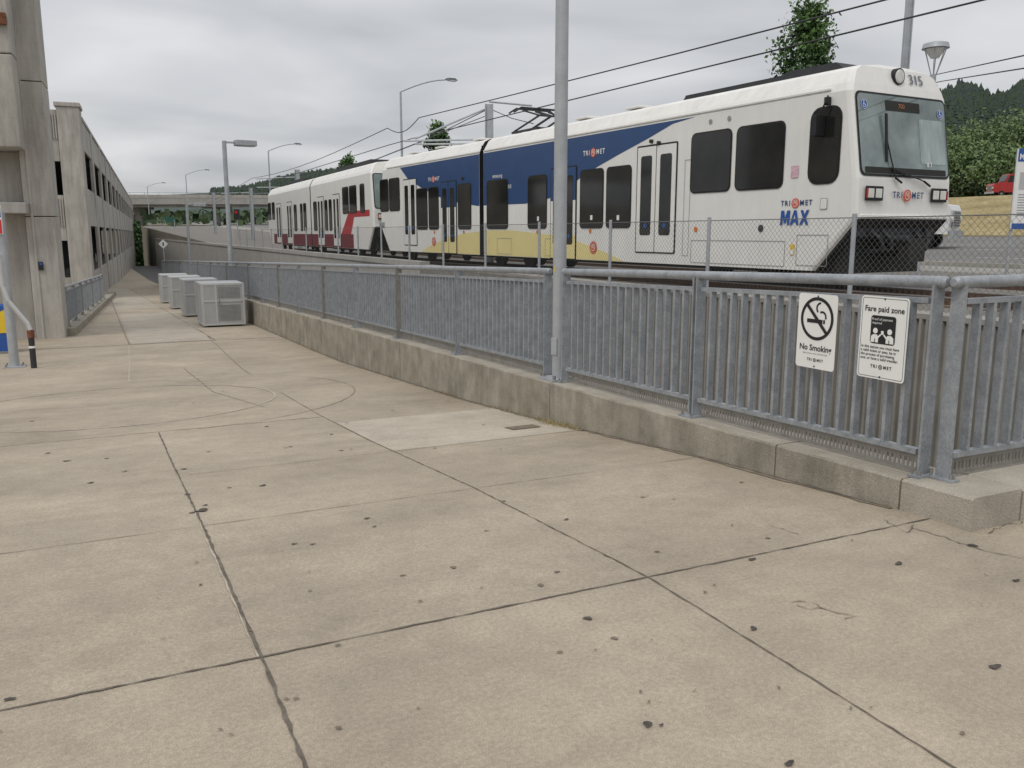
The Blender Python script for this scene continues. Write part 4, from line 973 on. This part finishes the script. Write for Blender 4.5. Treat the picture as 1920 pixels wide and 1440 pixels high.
mb=MB(); mb.box(Vector((sx,24,zl+hh/2))-Yn*.05,(.84,.05,hh),m_sign,(X,Yn,Zv)); mb.obj('sign_panel',T)
mb=MB(); M=fr(Vector((sx,24,zl+hh/2))-Yn*.08,X,Zv)
pf(mb,M,[(-.42,hh/2-.34),(.42,hh/2-.34),(.42,hh/2),(-.42,hh/2)],m_sigblue,.002); mb.mesh(tmesh('MAX',.22,.004,'LEFT'),M@Matrix.Translation((-.38,hh/2-.22,.004)),m_sign)
pf(mb,M,[(-.42,-hh/2),(.42,-hh/2),(.42,-hh/2+.16),(-.42,-hh/2+.16)],m_sigblue,.002)
pf(mb,M,[(-.3,.0),(.3,.0),(.3,.45),(-.3,.45)],m_lockf,.002)
for i in range(9): x1=.1+R()*.2; pf(mb,M,[(-.3,-.15-i*.07),(x1,-.15-i*.07),(x1,-.135-i*.07),(-.3,-.135-i*.07)],m_textg,.002)
mb.obj('sign_face',T)
# ---------------- trees ----------------
def tree(base,h,rad,n,label,leaf=.16,shape='cone',name='street_tree',trunkh=.22,pal=None,nb=46,grp=None):
    base=Vector(base); T=thing(name,label,'tree',base,group=grp); mb=MB(); pal=pal or (m_leafl,m_leaf,m_leafd)
    P=[base]
    for i in range(1,7): P.append(base+Vector((random.gauss(0,.006*h),random.gauss(0,.006*h),h*.92*i/6)))
    r=h*.018
    for i in range(6): mb.cyl(P[i],P[i+1],r*(1-i/6.5),m_bark,r1=r*(1-(i+1)/6.5),n=8,cap=False)
    clumps=[]
    for i in range(nb):
        f=trunkh+(1-trunkh)*(i+.5)/nb*.97
        if shape=='cone': rr=rad*max(.12,math.sin(math.pi*min(1,((f-trunkh)/(1-trunkh))*.78+.22)))**.8
        else: rr=rad*math.sqrt(max(.05,1-((f-trunkh)/(1-trunkh)*2-.85)**2/1.35))
        a=i*2.4+R(); d=rr*(.25+.75*R()); c=base+Vector((math.cos(a)*d,math.sin(a)*d,f*h+ .05*rr))
        tp=base+Vector((0,0,max(.1,f-.1)*h)); mb.cyl(tp,c,r*.28,m_bark,r1=r*.08,n=5,cap=False); clumps.append((c,rad*(.18+.18*R())))
    mb.obj('trunk',T)
    mb=MB(); per=n//len(clumps)
    for c,cr in clumps:
        tone=R()
        for j in range(per):
            d=Vector((random.gauss(0,1),random.gauss(0,1),random.gauss(0,1)*1.15))*cr*.62; P_l=c+d
            nn=(Vector((random.gauss(0,1),random.gauss(0,1),random.gauss(0,1)+.6))).normalized(); x=nn.orthogonal().normalized(); y=nn.cross(x); ang=R()*6; xx=(x*math.cos(ang)+y*math.sin(ang)); yy=nn.cross(xx); l=leaf*(.6+.8*R())
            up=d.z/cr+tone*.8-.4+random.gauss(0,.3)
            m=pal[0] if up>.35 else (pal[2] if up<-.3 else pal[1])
            mb.add([P_l-xx*l*.5,P_l+yy*l*.3,P_l+xx*l*.5,P_l-yy*l*.3],[(0,1,2,3)],m)
    mb.obj('crown',T)
def tree_at(u,vtop,y,rad,n,label,leaf,**k):
    a=ray(u,vtop); P=a*(y/a.y); s,t=st_of(P); z=fz(s,t); tree((P.x,P.y,z),P.z+CZ-z,rad,n,label,leaf,**k)
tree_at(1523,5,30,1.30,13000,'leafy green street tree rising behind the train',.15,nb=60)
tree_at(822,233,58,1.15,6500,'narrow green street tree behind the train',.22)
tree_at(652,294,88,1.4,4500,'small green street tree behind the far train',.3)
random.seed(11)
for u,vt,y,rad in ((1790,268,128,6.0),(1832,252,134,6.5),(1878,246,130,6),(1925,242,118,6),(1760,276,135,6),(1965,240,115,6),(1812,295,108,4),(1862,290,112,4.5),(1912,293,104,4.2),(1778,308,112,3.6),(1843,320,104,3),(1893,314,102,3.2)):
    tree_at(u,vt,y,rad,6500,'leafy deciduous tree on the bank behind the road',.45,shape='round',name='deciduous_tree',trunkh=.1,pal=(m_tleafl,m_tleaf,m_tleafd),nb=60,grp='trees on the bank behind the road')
# ---------------- hills ----------------
RG=[(200,366),(330,364),(430,358),(480,352),(530,338),(590,328),(640,324),(760,335),(1000,335),(1300,300),(1600,225),(1740,195),(1795,182),(1830,205),(1860,198),(1890,178),(1925,162),(2100,150),(2500,150)]
def ridge(u): 
    v=interp(RG,u); return (437-v-10)/1600.
mb=MB(); us=list(range(180,2500,40)); rows=[(420,0),(520,.35),(640,.75),(760,1.0),(1000,1.05)]
def hillp(u,D,f):
    x=(u-960)/1600.*D*.985; return Vector((x,D,CZ+3+ f*ridge(u)*760*1.0))
vs=[hillp(u,D,f) for D,f in rows for u in us]; n=len(us)
mb.add(vs,[(i*n+j,i*n+j+1,(i+1)*n+j+1,(i+1)*n+j) for i in range(len(rows)-1) for j in range(n-1)],m_conif)
mb.obj('forested_hill',kind='structure')
mb=MB()
def conifer(mb,b,h,r):
    lv=5; n=7
    for k in range(lv):
        z0=h*(.08+k*.17); z1=min(h,z0+h*.36); rr=r*(1-k/lv*.85); ph=R()*6
        vs=[b+Vector((math.cos(ph+i*2*math.pi/n)*rr*(.65+.6*R()),math.sin(ph+i*2*math.pi/n)*rr*(.65+.6*R()),z0-R()*h*.04)) for i in range(n)]+[b+Vector((0,0,z1))]
        mb.add(vs,[(i,(i+1)%n,n) for i in range(n)],random.choice((m_conif,m_conif,m_tleafd)))
for i in range(3800):
    u=random.choice((random.uniform(400,720),random.uniform(1700,2050),random.uniform(1700,2050))); f=R()**.5
    D=520+f*240; ff=interp([(520,.35),(640,.75),(760,1.0)],D); lo=u<1000; h=random.uniform(4,6.5) if lo else random.uniform(7,12)
    if f>.93 and R()<.2 and not lo: h*=1.3
    conifer(mb,hillp(u,D,ff)-Zv*1.5,h,h*(.5 if lo else .34))
mb.obj('conifer_forest',label='dark conifer forest covering the distant hills',cat='forest',kind='stuff')
mb=MB()
for i in range(3500):
    s=random.uniform(190,420); t=random.uniform(-20,60) if R()<.3 else random.uniform(60,90); c=W(s,t,fz(s,max(9,t))+R()*3.5); n=Vector((random.gauss(0,1),random.gauss(0,1),random.gauss(0,1))).normalized(); x=n.orthogonal().normalized()*1.0; y=n.cross(x)
    mb.add([c-x,c+y,c+x,c-y],[(0,1,2,3)],random.choice((m_tleaf,m_tleafd,m_tleafd)))
mb.obj('roadside_brush',label='green brush and trees beyond the far highway',cat='brush',kind='stuff')
# ---------------- world and light ----------------
w=bpy.data.worlds.new('World'); bpy.context.scene.world=w; w.use_nodes=True; nt=w.node_tree; N=nt.nodes; L=nt.links
bg=N['Background']; sky=N.new('ShaderNodeTexSky'); sky.sky_type='NISHITA'; sky.sun_disc=False; sky.sun_elevation=math.radians(55); sky.sun_rotation=math.radians(150)
tc=N.new('ShaderNodeTexCoord'); sep=N.new('ShaderNodeSeparateXYZ'); L.new(tc.outputs['Generated'],sep.inputs[0])
mx=N.new('ShaderNodeMath'); mx.operation='MAXIMUM'; mx.inputs[1].default_value=0; L.new(sep.outputs['Z'],mx.inputs[0])
ad=N.new('ShaderNodeMath'); ad.operation='ADD'; ad.inputs[1].default_value=.13; L.new(mx.outputs[0],ad.inputs[0])
dx=N.new('ShaderNodeMath'); dx.operation='DIVIDE'; L.new(sep.outputs['X'],dx.inputs[0]); L.new(ad.outputs[0],dx.inputs[1])
dy=N.new('ShaderNodeMath'); dy.operation='DIVIDE'; L.new(sep.outputs['Y'],dy.inputs[0]); L.new(ad.outputs[0],dy.inputs[1])
cb=N.new('ShaderNodeCombineXYZ'); L.new(dx.outputs[0],cb.inputs[0]); L.new(dy.outputs[0],cb.inputs[1])
ns=N.new('ShaderNodeTexNoise'); ns.inputs['Scale'].default_value=.85; ns.inputs['Detail'].default_value=4; ns.inputs['Roughness'].default_value=.42; ns.inputs['Distortion'].default_value=.35; L.new(cb.outputs[0],ns.inputs['Vector'])
rp=N.new('ShaderNodeValToRGB'); e=rp.color_ramp.elements; e[0].position=.30; e[0].color=(.36,.372,.395,1); e[1].position=.68; e[1].color=(.67,.675,.69,1); L.new(ns.outputs['Fac'],rp.inputs[0])
gr=N.new('ShaderNodeMapRange'); gr.inputs[1].default_value=0; gr.inputs[2].default_value=1; gr.inputs[3].default_value=1.0; gr.inputs[4].default_value=2.0; L.new(mx.outputs[0],gr.inputs[0])
sc_=N.new('ShaderNodeVectorMath'); sc_.operation='SCALE'; L.new(rp.outputs[0],sc_.inputs[0]); L.new(gr.outputs[0],sc_.inputs['Scale'])
s2=N.new('ShaderNodeVectorMath'); s2.operation='SCALE'; s2.inputs['Scale'].default_value=.1; L.new(sky.outputs[0],s2.inputs[0])
mixn=N.new('ShaderNodeMix'); mixn.data_type='RGBA'; mixn.inputs[0].default_value=.95; L.new(s2.outputs[0],mixn.inputs[6]); L.new(sc_.outputs[0],mixn.inputs[7])
L.new(mixn.outputs[2],bg.inputs[0]); bg.inputs[1].default_value=1.0
sd=bpy.data.lights.new('sun','SUN'); sd.energy=1.15; sd.angle=math.radians(20); sd.color=(1,.95,.87); so=bpy.data.objects.new('sun',sd); col.objects.link(so)
so.rotation_euler=(math.radians(35),0,math.radians(-30))
# ---------------- camera ----------------
cd=bpy.data.cameras.new('camera'); cd.sensor_width=36; cd.lens=30; cd.clip_end=6000; cam=bpy.data.objects.new('camera',cd); col.objects.link(cam)
cam.location=(0,0,CZ); cam.rotation_euler=(math.radians(90)-TH,0,0); bpy.context.scene.camera=cam
vs_=bpy.context.scene.view_settings; vs_.view_transform='Standard'; vs_.look='None'; vs_.exposure=0
